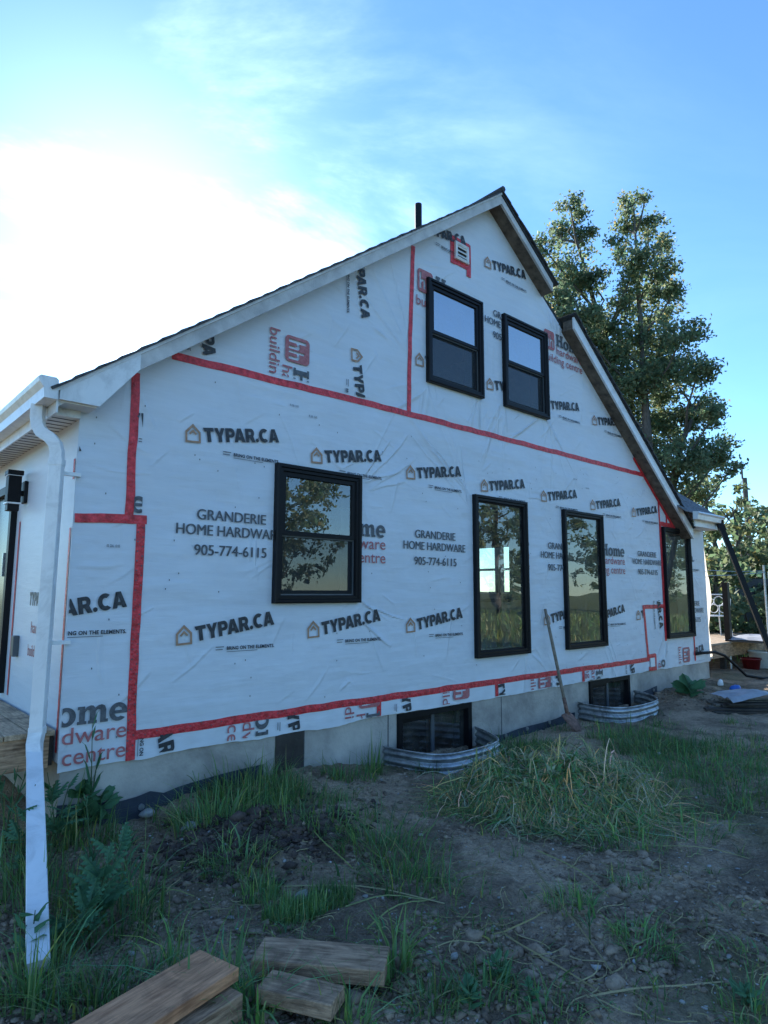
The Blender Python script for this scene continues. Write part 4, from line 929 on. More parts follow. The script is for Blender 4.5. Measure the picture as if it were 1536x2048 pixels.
# white cast-metal garden chair on the deck
def chair(x, y, z, rz):
    o = thing('garden_chair', 'white openwork metal garden chair on the sunlit deck', 'chair', (x, y, z))
    Mx = Matrix.Translation((x, y, z)) @ Matrix.Rotation(rz, 4, 'Z')
    mb = MB()
    for k in range(7): mb.box(-.24, .24, -.22 + k * .066, -.18 + k * .066, .43, .45)
    mb.tube([(-.25, -.24, .44), (.25, -.24, .44), (.25, .24, .44), (-.25, .24, .44), (-.25, -.24, .44)], .013, 6); mb.xf(Mx).build('seat', 'white_paint', o)
    mb = MB().tube([(-.24, .24, .44), (-.25, .30, .80), (-.15, .32, .90), (.15, .32, .90), (.25, .30, .80), (.24, .24, .44)], .015, 6)
    for cx, cz, r_ in ((-.1, .60, .09), (.1, .60, .09), (0, .76, .10), (-.16, .75, .06), (.16, .75, .06)):
        mb.tube([(cx + r_ * math.cos(q), .27 + (cz - .44) * .12, cz + r_ * math.sin(q)) for q in np.linspace(0, 6.283, 15)], .009, 5)
    mb.xf(Mx).build('backrest', 'white_paint', o)
    for sx in (-1, 1):
        MB().tube([(sx * .25, -.22, .66), (sx * .27, -.05, .67), (sx * .25, .27, .66)], .014, 6).tube([(sx * .25, -.22, .66), (sx * .24, -.22, .44)], .012, 6).xf(Mx).build('armrest', 'white_paint', o)
        for sy in (-1, 1): MB().tube([(sx * .23, sy * .22, .44), (sx * .27, sy * .27, .0)], [.016, .012], 6).xf(Mx).build('leg', 'white_paint', o)
    return o
chair(12.0, 1.16, .605, rad(135))
# draped table, standing on the ground past the deck
q = atz(1500, 1283, .62); tbx, tby = 10.95, .0
ot = thing('yard_table', 'table under a crumpled white plastic cover, right edge behind the slanting pipe', 'table', (tbx, tby, 0))
V = []; Fq = []
for i in range(13):
    for j in range(9):
        u, v = (i / 12 - .5), (j / 8 - .5); e_ = max(abs(u), abs(v)) * 2
        V.append((tbx + .35 + u * 1.5, tby + v * .9, .66 - (.06 if e_ > .9 else 0) + .05 * float(fbm(u * 7 + 9, v * 7, 5)) + .02))
for i in range(12):
    for j in range(8): a_ = i * 9 + j; Fq.append((a_, a_ + 1, a_ + 10, a_ + 9))
mesh('plastic_cover', V, Fq, 'tarp', ot, True)
box('tabletop', tbx - .36, tbx + 1.06, tby - .42, tby + .42, .60, .63, 'grey_mesh', ot)
for dx, dy in ((-.3, -.36), (1.0, -.36), (-.3, .36), (1.0, .36)): MB().tube([(tbx + dx, tby + dy, .60), (tbx + dx, tby + dy, float(gz(tbx + dx, tby + dy)) - .02)], .018, 8).build('leg', 'galvanised', ot)
# grey windscreen between slim poles
sn = thing('privacy_screen', 'grey fabric screen between slim metal poles behind the deck', 'screen', (16, .9, 0))
V = []; Fq = []
for i in range(25):
    s = i / 24; x, y = 14.4 + 3.2 * s, 1.55 - 1.3 * s
    for j in range(9): V.append((x, y + .04 * math.sin(s * 30 + j * .5), .45 + 1.45 * j / 8))
for i in range(24):
    for j in range(8): a_ = i * 9 + j; Fq.append((a_, a_ + 1, a_ + 10, a_ + 9))
mesh('fabric', V, Fq, 'grey_mesh', sn, True)
for s in (0, .33, .66, 1): MB().tube([(14.4 + 3.2 * s, 1.49 - 1.3 * s, 0), (14.4 + 3.2 * s, 1.49 - 1.3 * s, 2.1)], .022, 8).build('pole', 'galvanised', sn)
q = atx(1526, 1290, 11.6); 
MB_p = MB().tube([(11.55, -.05, -.1), (11.55, -.05, 2.1)], .02, 8).build('clothes_pole', 'galvanised'); tag(MB_p, 'slim metal pole holding two wires at the right edge', 'pole')
for k, (za, zb2) in enumerate(((1.93, 1.98), (1.83, 1.95))):
    wv = MB().tube([(XR + .0, .05, za), (10.1, .0, (za + zb2) / 2 - .02), (11.55, -.06 - .012 * k, zb2)], .006, 5).build('wire', 'galvanised')
    tag(wv, ('upper' if k == 0 else 'lower') + ' wire strung from the house corner to the slim pole', 'wire', 'wires by the deck')
hs = MB().tube([(8.13, -.0, .535), (8.3, -.06, .55), (8.6, -.14, .55), (8.85, -.2, .48), (9.1, -.28, .30), (9.3, -.36, .13), (9.7, -.5, .06), (10.4, -.7, .05), (11.4, -.9, .05)], .024, 8).build('conduit', 'black_plastic', None, True)
tag(hs, 'black plastic conduit running from the wall to the ground', 'conduit')
# scrap lumber pile with tarp
bp_ = gpt(1490, 1425)
for k in range(11):
    ln_ = .7 + .5 * random.random(); z_ = float(gz(bp_[0], bp_[1])) + .02 + .028 * (k // 3) + .001 * k; a_ = rad(-42 + random.uniform(-9, 9)); ox_, oy_ = bp_[0] + random.uniform(-.1, .1) + .12 * (k % 3) , bp_[1] + .10 * (k % 3) - .05
    o = MB().box(-ln_ / 2, ln_ / 2, -.045, .045, 0, .026).build('scrap_board', 'scrap_wood' if k % 3 else 'dark_wood', None, bevel=.002)
    o.location = (ox_ + .15, oy_, z_); o.rotation_euler = (0, 0, a_)
    tag(o, 'dark scrap board in the pile under the grey tarp', 'board', 'scrap boards under the tarp')
V = []; Fq = []
tz0 = float(gz(bp_[0], bp_[1])) + .16
for i in range(15):
    for j in range(11):
        u, v = i / 14 - .5, j / 10 - .5; V.append((bp_[0] + .42 + u * .9 + v * .3, bp_[1] + .02 - u * .55 + v * .45, tz0 + .16 * max(0, .5 - abs(u + .05)) + .07 * float(fbm(u * 6 + 3, v * 6, 71)) - (.10 * max(0, (abs(v) - .35)) * 6 * .3)))
for i in range(14):
    for j in range(10): a_ = i * 11 + j; Fq.append((a_, a_ + 1, a_ + 12, a_ + 11))
tag(mesh('tarp', V, Fq, 'tarp', None, True), 'grey tarp thrown over the scrap lumber pile', 'tarp')
def lump(name, c, r, mt, sq=(1, 1, 1), seed=0, sub=3):
    bm = bmesh.new(); bmesh.ops.create_icosphere(bm, subdivisions=sub, radius=1)
    for v in bm.verts:
        n_ = float(fbm(v.co.x * 1.7 + seed, v.co.y * 1.7 + v.co.z * 1.3 + seed, 5, 3)); k = .7 + .6 * n_
        v.co = Vector((v.co.x * sq[0], v.co.y * sq[1], v.co.z * sq[2])) * (r * k)
    me = bpy.data.meshes.new(name); bm.to_mesh(me); bm.free(); me.shade_smooth(); me.materials.append(MATS[mt])
    o = bpy.data.objects.new(name, me); o.location = Vector([float(q) for q in c]); link(o); return o
q = gpt(1478, 1408); tag(lump('plastic_scrap', (q[0] + .25, q[1] + .12, q[2] + .17), .11, 'blue_plastic', (1.3, .6, .55), 3), 'bright blue plastic scrap beside the tarp', 'plastic scrap')
q = gpt(1441, 1372); tag(lump('plastic_bag', (q[0], q[1], q[2] + .04), .065, 'white_paint', (.8, .7, 1.1), 8), 'small crumpled white bag on the soil past the corner', 'bag')
def tub(c, r, h_, mt, name, label):
    mb = MB(); n = 20; V = []; Fq = []
    pf = [(0, .01), (.8, .0), (.82, .02), (1.0, h_), (1.06, h_), (1.06, h_ - .02), (1.0, h_ - .02)]
    pf = [(.0, 0), (.8 * r, 0), (r, h_), (1.07 * r, h_), (1.07 * r, h_ - .03), (.97 * r, h_ - .03), (.78 * r, .02), (0, .02)]
    for a_, z in pf:
        for k in range(n): V.append((c[0] + a_ * math.cos(2 * math.pi * k / n), c[1] + a_ * math.sin(2 * math.pi * k / n), c[2] + z))
    for i in range(len(pf) - 1):
        for k in range(n): Fq.append((i * n + k, i * n + (k + 1) % n, (i + 1) * n + (k + 1) % n, (i + 1) * n + k))
    return tag(mesh(name, V, Fq, mt, None, True), label, 'tub')
tub((10.95, .10, float(gz(10.95, .10)) - .01), .17, .22, 'red_plastic', 'plastic_tub', 'red plastic tub under the covered table')
tub((11.5, .12, float(gz(11.5, .12)) - .01), .20, .34, 'white_paint', 'bucket', 'pale bucket under the covered table')
q = gpt(1350, 1330)

# ---------------------------------------------------------------- leaves and grass
def set_tint(me, T):
    a = me.attributes.new('tint', 'FLOAT_COLOR', 'POINT'); C4 = np.ones((len(T), 4), np.float32); C4[:, :3] = T; a.data.foreach_set('color', C4.reshape(-1))
def np_mesh(name, V, F, mt, tint=None, parent=None, smooth=False):
    me = bpy.data.meshes.new(name); V = np.asarray(V, np.float32); F = np.asarray(F, np.int32); k = F.shape[1]
    me.vertices.add(len(V)); me.vertices.foreach_set('co', V.reshape(-1))
    me.loops.add(F.size); me.loops.foreach_set('vertex_index', F.reshape(-1))
    me.polygons.add(len(F)); me.polygons.foreach_set('loop_start', np.arange(0, F.size, k, dtype=np.int32))
    try: me.polygons.foreach_set('loop_total', np.full(len(F), k, np.int32))
    except Exception: pass
    me.update(calc_edges=True); me.validate()
    if tint is not None: set_tint(me, tint)
    me.materials.append(MATS[mt])
    if smooth: me.shade_smooth()
    return link(bpy.data.objects.new(name, me), parent)
def blade_arrays(base, h, ang, bend, wd, tint, segs=3, r=rng):
    n = len(base); dirv = np.stack([np.cos(ang), np.sin(ang), np.zeros(n)], 1); wv = np.stack([-np.sin(ang), np.cos(ang), np.zeros(n)], 1)
    tw = r.uniform(-.6, .6, n); wv = wv * np.cos(tw)[:, None] + dirv * np.sin(tw)[:, None]
    rows = []
    for i in range(segs + 1):
        s = i / segs; up = h * s * (1 - .45 * bend * s); outw = h * bend * s * s
        c = base + np.stack([dirv[:, 0] * outw, dirv[:, 1] * outw, up], 1); hw = (wd * (1 - s) ** .7 * .5)[:, None]
        rows += [c - wv * hw, c + wv * hw]
    V = np.stack(rows, 1).reshape(-1, 3); m = 2 * (segs + 1); o = (np.arange(n) * m)[:, None]
    F = np.concatenate([o + np.array([[2 * i, 2 * i + 1, 2 * i + 3, 2 * i + 2]]) for i in range(segs)], 0)
    T = np.repeat(tint, m, 0); return V, F, T
class Bl:
    def __init__(s): s.V = []; s.F = []; s.T = []; s.n = 0
    def add(s, V, F, T): s.V.append(V); s.F.append(F + s.n); s.T.append(T); s.n += len(V)
    def build(s, name, mt, parent=None): return np_mesh(name, np.concatenate(s.V), np.concatenate(s.F), mt, np.concatenate(s.T), parent)
def inwell(x, y): return inpoly(x, y, WELL1) | inpoly(x, y, WELL2)
def tints(n, r=rng, dry=.15):
    b_ = r.uniform(.55, 1.35, n)[:, None]; T = np.ones((n, 3)) * b_; T[:, 0] *= r.uniform(.75, 1.3, n); T[:, 2] *= r.uniform(.6, 1.5, n)
    d = r.random(n) < dry; T[d] = T[d] * np.array([2.3, 1.45, 1.5]); return T
gb = Bl()
def patch(px, py, rx, ry, n, h, bend=.5, wd=.006, dry=.1, tuft=True):
    c = gpt(px, py); a = rng.uniform(0, 2 * np.pi, n); q = np.sqrt(rng.random(n))
    lx, ly = RGT[0], RGT[1]; u = q * np.cos(a) * rx; v = q * np.sin(a) * ry
    x = c[0] + u * lx - v * ly; y = c[1] + u * ly + v * lx
    keep = (y < -.02) & ~inwell(x, y); x, y, u, v = x[keep], y[keep], u[keep], v[keep]; n = len(x)
    if not n: return
    base = np.stack([x, y, gz(x, y) - .004], 1)
    ang = np.arctan2(y - c[1], x - c[0]) + rng.normal(0, .8, n) if tuft else rng.uniform(0, 6.28, n)
    hv = h * np.clip(rng.gamma(3.5, .22, n), .15, 1.6); bv_ = np.clip(rng.normal(bend, .38, n), .03, 1.5); tt = tints(n, dry=dry) * rng.uniform(.7, 1.3)
    gb.add(*blade_arrays(base, hv, ang, bv_, wd * rng.gamma(4, .25, n), tt))
# lush patch by the wall, the clipped lawn scrap, grass round the wells and over to the right
patch(500, 1590, .42, .30, 900, .22, .6, .007); patch(430, 1640, .30, .22, 500, .20, .6, .007); patch(590, 1610, .35, .2, 450, .16, .6)
patch(640, 1650, .3, .2, 300, .15); patch(700, 1560, .25, .12, 220, .14)
patch(590, 1830, .16, .11, 1500, .085, .25, .004, .05, False); patch(660, 1800, .13, .12, 800, .08, .3, .004, .05, False); patch(520, 1790, .1, .12, 350, .11, .4, .005)
patch(745, 1545, .10, .06, 90, .26, .35, .007); patch(470, 1740, .22, .16, 260, .14, .6)
patch(1040, 1500, .3, .18, 450, .17, .7, .006); patch(1080, 1490, .3, .12, 300, .13, .7); patch(1010, 1530, .25, .15, 260, .2, .6)
patch(1300, 1500, .4, .3, 500, .13, .8); patch(1330, 1500, .6, .4, 800, .15, .7); patch(1400, 1540, .6, .4, 900, .14, .7); patch(1460, 1580, .5, .4, 700, .14, .7)
patch(1250, 1475, .4, .15, 300, .2, .5); patch(1480, 1500, .6, .4, 600, .13, .7); patch(1250, 1540, .3, .2, 200, .12, .9)
patch(760, 1700, .26, .17, 300, .20, .8); patch(820, 1770, .22, .16, 260, .22, .9); patch(1140, 1815, .13, .11, 150, .12, .7, .006); patch(1290, 1895, .14, .12, 190, .11, .8, .006)
patch(960, 1980, .15, .12, 150, .12, .6, .007); patch(870, 2010, .1, .1, 90, .13, .6, .007); patch(790, 1950, .08, .08, 110, .20, .6, .008); patch(700, 2045, .1, .08, 90, .16, .7, .008)
patch(420, 2010, .12, .1, 160, .22, .7, .009); patch(500, 2030, .10, .1, 120, .2, .7, .009); patch(350, 1930, .08, .06, 40, .22, .4, .006); patch(300, 1960, .15, .1, 70, .16, .7)
patch(60, 1990, .18, .16, 240, .22, .6, .008); patch(180, 2030, .18, .12, 160, .18, .7, .008); patch(200, 1990, .1, .1, 90, .16, .7); patch(100, 1920, .1, .1, 80, .2, .5, .008)
patch(270, 1800, .10, .08, 40, .34, .7, .009, .05); patch(1500, 1960, .2, .2, 60, .07, .7); patch(1500, 2030, .12, .1, 120, .12, .7); patch(1100, 2040, .12, .1, 90, .12, .7)
patch(230, 1850, .25, .2, 260, .22, .6); patch(80, 1800, .35, .3, 420, .24, .6, .007); patch(150, 1680, .35, .2, 320, .22, .6, .007); patch(40, 1680, .4, .3, 380, .30, .5, .007)
patch(1260, 1690, .25, .15, 180, .15, .8); patch(1360, 1660, .35, .2, 240, .15, .8); patch(930, 1840, .2, .15, 60, .09, .8)
for k in range(30): patch(rng.uniform(250, 1530), rng.uniform(1680, 2040), .05, .05, int(rng.integers(8, 24)), rng.uniform(.04, .10), .8, .005, .25)
for k in range(46): patch(rng.uniform(900, 1530), rng.uniform(1440, 1640), .10, .08, int(rng.integers(20, 60)), rng.uniform(.08, .16), .7, .005, .2)
for k in range(130): patch(rng.uniform(250, 1530), rng.uniform(1570, 2040), rng.uniform(.04, .16), rng.uniform(.03, .1), int(rng.integers(6, 26)), rng.uniform(.03, .11), rng.uniform(.6, 1.4), rng.uniform(.004, .008), rng.uniform(.05, .5))
for k in range(70): patch(rng.uniform(200, 1000), rng.uniform(1540, 1660), rng.uniform(.05, .14), .06, int(rng.integers(8, 40)), rng.uniform(.06, .2), rng.uniform(.4, 1.1), .006, .15)
for k in range(60): patch(rng.uniform(1000, 1530), rng.uniform(1430, 1640), .2, .12, int(rng.integers(30, 80)), rng.uniform(.07, .15), 1.0, .006, .3)
go_ = gb.build('grass', 'grass'); tag(go_, 'green grass growing in tufts and patches over the dark soil', 'grass', kind='stuff')
# rough meadow away from the house (seen in the window glass and at the right edge)
mb_ = Bl(); n = 26000
x = rng.uniform(-8, 40, n); y = rng.uniform(-30, 14, n); k = (np.hypot(x - 1, y) > 9.0) & ~((x > -1.6) & (x < 11.5) & (y > -.6)); x, y = x[k], y[k]; n = len(x)
base = np.stack([x, y, gz(x, y) - .01], 1)
mb_.add(*blade_arrays(base, rng.uniform(.12, .5, n), rng.uniform(0, 6.28, n), rng.uniform(.1, .7, n), rng.uniform(.02, .05, n), tints(n, dry=.45), 2))
tag(mb_.build('meadow_grass', 'grass'), 'long dry meadow grass away from the house', 'grass', kind='stuff')

# dry stalks lying about
sb = Bl()
def stalk(p, q, wd=.006, sag=.02, tint=(1, 1, 1), lift=.03):
    p = np.array(p, float); q = np.array(q, float); n = 7; rows = []
    d = q - p; w_ = np.array([-d[1], d[0], 0]); w_ /= np.linalg.norm(w_) + 1e-9
    for i in range(n):
        s = i / (n - 1); c = p + d * s + np.array([0, 0, sag * math.sin(s * 3.14)]) + w_ * .02 * math.sin(s * 5 + p[0] * 9); c[2] = max(c[2], float(gz(c[0], c[1])) + .006); hw = wd * (.5 - .25 * s)
        rows += [c - w_ * hw, c + w_ * hw + np.array([0, 0, wd * .4])]
    F = np.array([[2 * i, 2 * i + 1, 2 * i + 3, 2 * i + 2] for i in range(n - 1)]); sb.add(np.array(rows), F, np.tile(np.array(tint), (2 * n, 1)))
for a_, b_, t_ in (((560, 1770), (890, 1808), (1, 1, .9)), ((730, 1855), (870, 1800), (.8, 1, .6)), ((690, 1815), (860, 1800), (.7, .9, .6)), ((1060, 1720), (1240, 1990), (.75, .7, .6)), ((1180, 2005), (1450, 1968), (1.1, 1, .9)),
                   ((1000, 1870), (1200, 1995), (.8, .75, .6)), ((1080, 1700), (1230, 1810), (.8, .9, .6)), ((720, 1640), (860, 1770), (.8, .8, .6)), ((760, 1600), (850, 1740), (.7, .7, .5)), ((300, 1800), (390, 1790), (.7, .8, .5)),
                   ((200, 1950), (330, 1800), (.5, .6, .35)), ((1290, 1690), (1500, 1720), (.9, .9, .7)), ((1330, 1660), (1510, 1650), (.8, .8, .6)), ((990, 1880), (1100, 1830), (.9, .85, .6)), ((340, 1620), (400, 1680), (.7, .9, .5)), ((290, 1600), (390, 1675), (.8, 1, .6)), ((620, 1660), (700, 1740), (.6, .8, .4))):
    stalk(gpt(*a_), gpt(*b_), .008, .03, t_)
for k in range(800):
    px, py = rng.uniform(250, 1530), rng.uniform(1500, 2040); c = gpt(px, py)
    if c[1] > -.05 or inwell(np.array([c[0]]), np.array([c[1]]))[0]: continue
    a_ = rng.uniform(0, 6.28); l_ = rng.uniform(.04, .22); stalk(c, (c[0] + l_ * math.cos(a_), c[1] + l_ * math.sin(a_), c[2] + rng.uniform(0, .03)), rng.uniform(.003, .006), .01, np.array([1, .95, .8]) * rng.uniform(.35, 1.2))
tag(sb.build('dry_stalks', 'straw'), 'dry stalks and straw scattered over the soil', 'straw', kind='stuff')

# heap of pulled weeds
HR = np.array([.80, .56]); HH = .40
lat = np.array([RGT[0], RGT[1]]) / math.hypot(RGT[0], RGT[1]); dep = np.array([-lat[1], lat[0]])
def heap_z(x, y):
    d = np.stack([x - HEAP[0], y - HEAP[1]], -1); u = d @ lat / HR[0]; v = d @ dep / HR[1]
    q = np.hypot(u, v) + .25 * (fbm(x * 3, y * 3, 91) - .47)
    return gz(x, y, False) + HH * np.clip(1 - q ** 1.3, 0, 1) * (.45 + 1.25 * fbm(x * 3.6, y * 3.6, 93))
hp = thing('weed_heap', 'heap of pulled weeds and cut grass on the soil in front of the wells', 'heap', (HEAP[0], HEAP[1], 0))
V = []; nH = 60
for i in range(nH):
    for j in range(nH):
        u, v = (i / (nH - 1) - .5) * 2.3, (j / (nH - 1) - .5) * 2.3; p = HEAP + lat * u * HR[0] + dep * v * HR[1]
        V.append((p[0], p[1], float(heap_z(p[0], p[1])) - .05 + .03 * float(vnoise(i * .9, j * .9, 4))))
V = np.array(V); Fh = np.array([[i * nH + j, (i + 1) * nH + j, (i + 1) * nH + j + 1, i * nH + j + 1] for i in range(nH - 1) for j in range(nH - 1)])
np_mesh('heap_core', V, Fh, 'clod', None, hp, True)
hb = Bl(); n = 5200
a_ = rng.uniform(0, 6.28, n); q = np.sqrt(rng.random(n)) * 1.02
sx = HEAP[0] + (q * np.cos(a_))[:, None] * HR[0] * lat[0] + (q * np.sin(a_))[:, None] * HR[1] * dep[0]; sx = sx[:, 0]
sy = (HEAP[1] + (q * np.cos(a_)) * HR[0] * lat[1] + (q * np.sin(a_)) * HR[1] * dep[1])
ln = rng.uniform(.10, .42, n); ad = np.arctan2(sy - HEAP[1], sx - HEAP[0]) + rng.normal(0, 1.25, n); seg = 5; rows = []
wv = np.stack([-np.sin(ad), np.cos(ad), np.zeros(n)], 1); wd_ = rng.uniform(.004, .012, n); lift = rng.uniform(-.02, .035, n) + (rng.random(n) < .10) * rng.uniform(.03, .20, n); curl = rng.normal(0, .9, n)
for i in range(seg + 1):
    s = i / seg; an = ad + curl * s; x = sx + ln * s * np.cos(an); y = sy + ln * s * np.sin(an)
    z = np.maximum(heap_z(x, y), gz(x, y)) + .012 + lift * math.sin(s * 2.6); c = np.stack([x, y, z], 1); hw = (wd_ * (1 - s * .7) * .5)[:, None]
    tlt = np.array([0, 0, 1]) * (rng.uniform(-.6, .6, n))[:, None] if i == 0 else tlt
    rows += [c - (wv + tlt) * hw, c + (wv + tlt) * hw]
Vb = np.stack(rows, 1).reshape(-1, 3); m_ = 2 * (seg + 1); o_ = (np.arange(n) * m_)[:, None]
Fb = np.concatenate([o_ + np.array([[2 * i, 2 * i + 1, 2 * i + 3, 2 * i + 2]]) for i in range(seg)], 0)
T = tints(n, dry=.3); gq = rng.random(n) < .45; T[gq] *= np.array([.4, .75, .5]); hb.add(Vb, Fb, np.repeat(T, m_, 0))
o = hb.build('strands', 'cut_grass', hp); o['kind'] = 'stuff'
lb = Bl(); n = 520          # wilted pale leaves near the top
a_ = rng.uniform(0, 6.28, n); q = np.sqrt(rng.random(n)) * .8
x = HEAP[0] + q * np.cos(a_) * HR[0] * lat[0] + q * np.sin(a_) * HR[1] * dep[0] + .05; y = HEAP[1] + q * np.cos(a_) * HR[0] * lat[1] + q * np.sin(a_) * HR[1] * dep[1] + .1
b0 = np.stack([x, y, heap_z(x, y) + .02], 1)
lb.add(*blade_arrays(b0, rng.uniform(.05, .11, n), rng.uniform(0, 6.28, n), rng.uniform(.8, 1.6, n), rng.uniform(.02, .045, n), np.where((rng.random(n) < .5)[:, None], np.array([[1.4, 1.35, 1.5]]), np.array([[.35, .75, .5]])) * rng.uniform(.5, 1.25, n)[:, None], 3))
o = lb.build('wilted_leaves', 'cut_grass', hp); o['kind'] = 'stuff'

# clods of soil and stones
def lumps_mesh(name, pts, rs, mt, seed=0, sub=1):
    bm = bmesh.new(); bmesh.ops.create_icosphere(bm, subdivisions=sub, radius=1); bv = np.array([v.co[:] for v in bm.verts]); bf = np.array([[v.index for v in f.verts] for f in bm.faces]); bm.free()
    n = len(pts); r = np.random.default_rng(seed); k = 1 + r.uniform(-.5, .45, (n, len(bv))); sq = r.uniform(.5, 1.4, (n, 1, 3)); sq[:, :, 2] *= .6
    an = r.uniform(0, 6.28, n); ca, sa = np.cos(an)[:, None], np.sin(an)[:, None]
    P = bv[None] * k[:, :, None] * sq * rs[:, None, None]
    X = P[:, :, 0] * ca - P[:, :, 1] * sa; Y = P[:, :, 0] * sa + P[:, :, 1] * ca
    P = np.stack([X, Y, P[:, :, 2]], -1) + pts[:, None, :]
    F = (bf[None] + (np.arange(n) * len(bv))[:, None, None]).reshape(-1, 3)
    return np_mesh(name, P.reshape(-1, 3), F, mt)
n = 13000; px, py = rng.uniform(-50, 1560, n), rng.uniform(1480, 2080, n)
pts = np.array([atz(a_, b_, 0.0) for a_, b_ in zip(px, py)]); k = (pts[:, 1] < -.06) & (pts[:, 0] < 9) & ~inwell(pts[:, 0], pts[:, 1]) & (fbm(pts[:, 0] * 1.4, pts[:, 1] * 1.4, 17) > .40); pts = pts[k]
hill = np.stack([rng.normal(-.62, .27, 2600), np.minimum(rng.normal(-.95, .22, 2600), -.08), np.zeros(2600)], 1)
hill2 = np.stack([rng.normal(6.9, .5, 500), np.minimum(rng.normal(-.4, .3, 500), -.06), np.zeros(500)], 1); hill2 = hill2[~inwell(hill2[:, 0], hill2[:, 1])]
rh = (rng.gamma(1.5, .005, len(hill)) + .004) * 1.4; hill[:, 2] = gz(hill[:, 0], hill[:, 1]) + rh * .2
tag(lumps_mesh('dug_soil', hill, np.minimum(rh, .045), 'moist_soil', 8), 'dark moist soil dug up left of the grass patch', 'soil', kind='stuff')
pts = np.concatenate([pts, hill2]); rs = rng.gamma(1.5, .0048, len(pts)) + .0035; rs[-500:] *= 1.5; pts[:, 2] = gz(pts[:, 0], pts[:, 1]) + rs * .12
tag(lumps_mesh('soil_clods', pts, np.minimum(rs, .05), 'clod', 3), 'crumbly dark clods of dug soil', 'soil', kind='stuff')
n = 1500; pts = np.array([atz(a_, b_, 0.0) for a_, b_ in zip(rng.uniform(200, 1560, n), rng.uniform(1500, 2080, n))]); k = (pts[:, 1] < -.06) & (pts[:, 0] < 9) & ~inwell(pts[:, 0], pts[:, 1]); pts = pts[k]
rs = rng.gamma(1.4, .0026, len(pts)) + .002; pts[:, 2] = gz(pts[:, 0], pts[:, 1]) + rs * .3
tag(lumps_mesh('gravel', pts, np.minimum(rs, .022), 'stone', 5), 'small pale stones scattered on the soil', 'gravel', kind='stuff')
for px, py, r_, lb_ in ((255, 1605, .045, 'pale rounded stone against the foundation, left end'), (605, 1795, .035, 'grey stone in the short grass behind the longest plank'), (380, 1660, .05, 'brown stone on the slope left of the grass patch')):
    c = gpt(px, py); tag(lump('stone', (c[0], min(c[1], -.06), c[2] + r_ * .3), r_, 'stone', (1.2, .9, .7), px), lb_, 'stone')

# ---------------------------------------------------------------- leafy weeds
def lobed_leaf(lobes, wmax, serr):
    L_ = []; R_ = []
    n = lobes * 2 + 1
    for i in range(1, n):
        s = i / n; w_ = wmax * math.sin(math.pi * s ** .8) * (1.0 if i % 2 else serr); L_.append((s + (.06 if i % 2 else -.02), w_)); R_.append((s + (.06 if i % 2 else -.02), -w_))
    V = [(0, 0, 0)] + [(a, b_, .03 * math.sin(a * 3) - .35 * abs(b_)) for a, b_ in L_] + [(1, 0, -.08)] + [(a, b_, .03 * math.sin(a * 3) - .35 * abs(b_)) for a, b_ in reversed(R_)]
    mid = [(a, 0, .05 * math.sin(a * 3.1)) for a, _ in L_]
    V += mid; k = len(L_); F = []
    lft = [0] + list(range(1, k + 1)) + [k + 1]; rgt = [0] + list(range(2 * k + 1, k + 1, -1)) + [k + 1]; md_ = [0] + list(range(2 * k + 2, 3 * k + 2)) + [k + 1]
    for i in range(k + 1):
        for e_ in (lft, rgt):
            q = [e_[i], e_[i + 1], md_[i + 1], md_[i]]; q2 = []
            for t_ in q:
                if t_ not in q2: q2.append(t_)
            if len(q2) >= 3: F.append(tuple(q2))
    me = bpy.data.meshes.new('leaf'); me.from_pydata(V, [], F); me.update(); set_tint(me, np.ones((len(V), 3)) * .95); me.materials.append(MATS['weed']); me.shade_smooth(); return me
LEAFA = lobed_leaf(6, .26, .38); LEAFB = lobed_leaf(3, .30, .85); LEAFC = lobed_leaf(2, .07, .95); LEAFD = lobed_leaf(3, .42, .9)
def weed(px, py, h, nl, ll, leaf, label, name='weed_plant', lean=(0, 0), base=None, nst=1, up=.35, group=None):
    c = np.array(base) if base is not None else gpt(px, py); c[1] = min(c[1], -.03) if c[0] > -1.6 else c[1]
    c[2] = float(gz(c[0], c[1])); o = thing(name, label, 'plant', c, group)
    for s_ in range(nst):
        an0 = rng.uniform(0, 6.28); l0 = (lean[0] + (.25 * math.cos(an0) if nst > 1 else 0), lean[1] + (.25 * math.sin(an0) if nst > 1 else 0)); hh_ = h * rng.uniform(.75, 1.0) if s_ else h
        P = [Vector((c[0] + l0[0] * hh_ * t_ ** 1.5, c[1] + l0[1] * hh_ * t_ ** 1.5, c[2] - .01 + hh_ * t_)) for t_ in np.linspace(0, 1, 7)]
        MB().tube(P, [.0055 - .0006 * i for i in range(7)], 5).build('stem', 'stem', o, True)
        for k in range(nl // nst):
            t_ = rng.uniform(.12, 1.0); i = min(int(t_ * 6), 5); p = P[i].lerp(P[i + 1], t_ * 6 - i); an = k * 2.4 + rng.uniform(-.4, .4); s = ll * (1.15 - .55 * t_) * rng.uniform(.75, 1.2)
            lf = bpy.data.objects.new('leaf', leaf); link(lf, o); lf.matrix_parent_inverse = Matrix.Translation(-o.location)
            lf.location = p; lf.rotation_euler = (rng.uniform(-.35, .35), -up - .3 * t_ + rng.uniform(-.35, .35), an); lf.scale = (s, s, s)
    return o
mat('stem', (0.06, 0.10, 0.04), .7, .2, 20)
weed(190, 1850, .34, 20, .20, LEAFA, 'leafy green weed with deeply cut leaves right of the downspout foot', lean=(.1, -.1), nst=2)
weed(150, 1900, .22, 12, .20, LEAFA, 'low weed with jagged leaves touching the downspout foot', lean=(.2, -.2))
weed(110, 1700, .42, 18, .16, LEAFA, 'tall jagged-leaved weed behind the downspout foot', nst=2)
weed(40, 1760, .46, 22, .15, LEAFA, 'bushy dark weed at the left edge beside the downspout', nst=3)
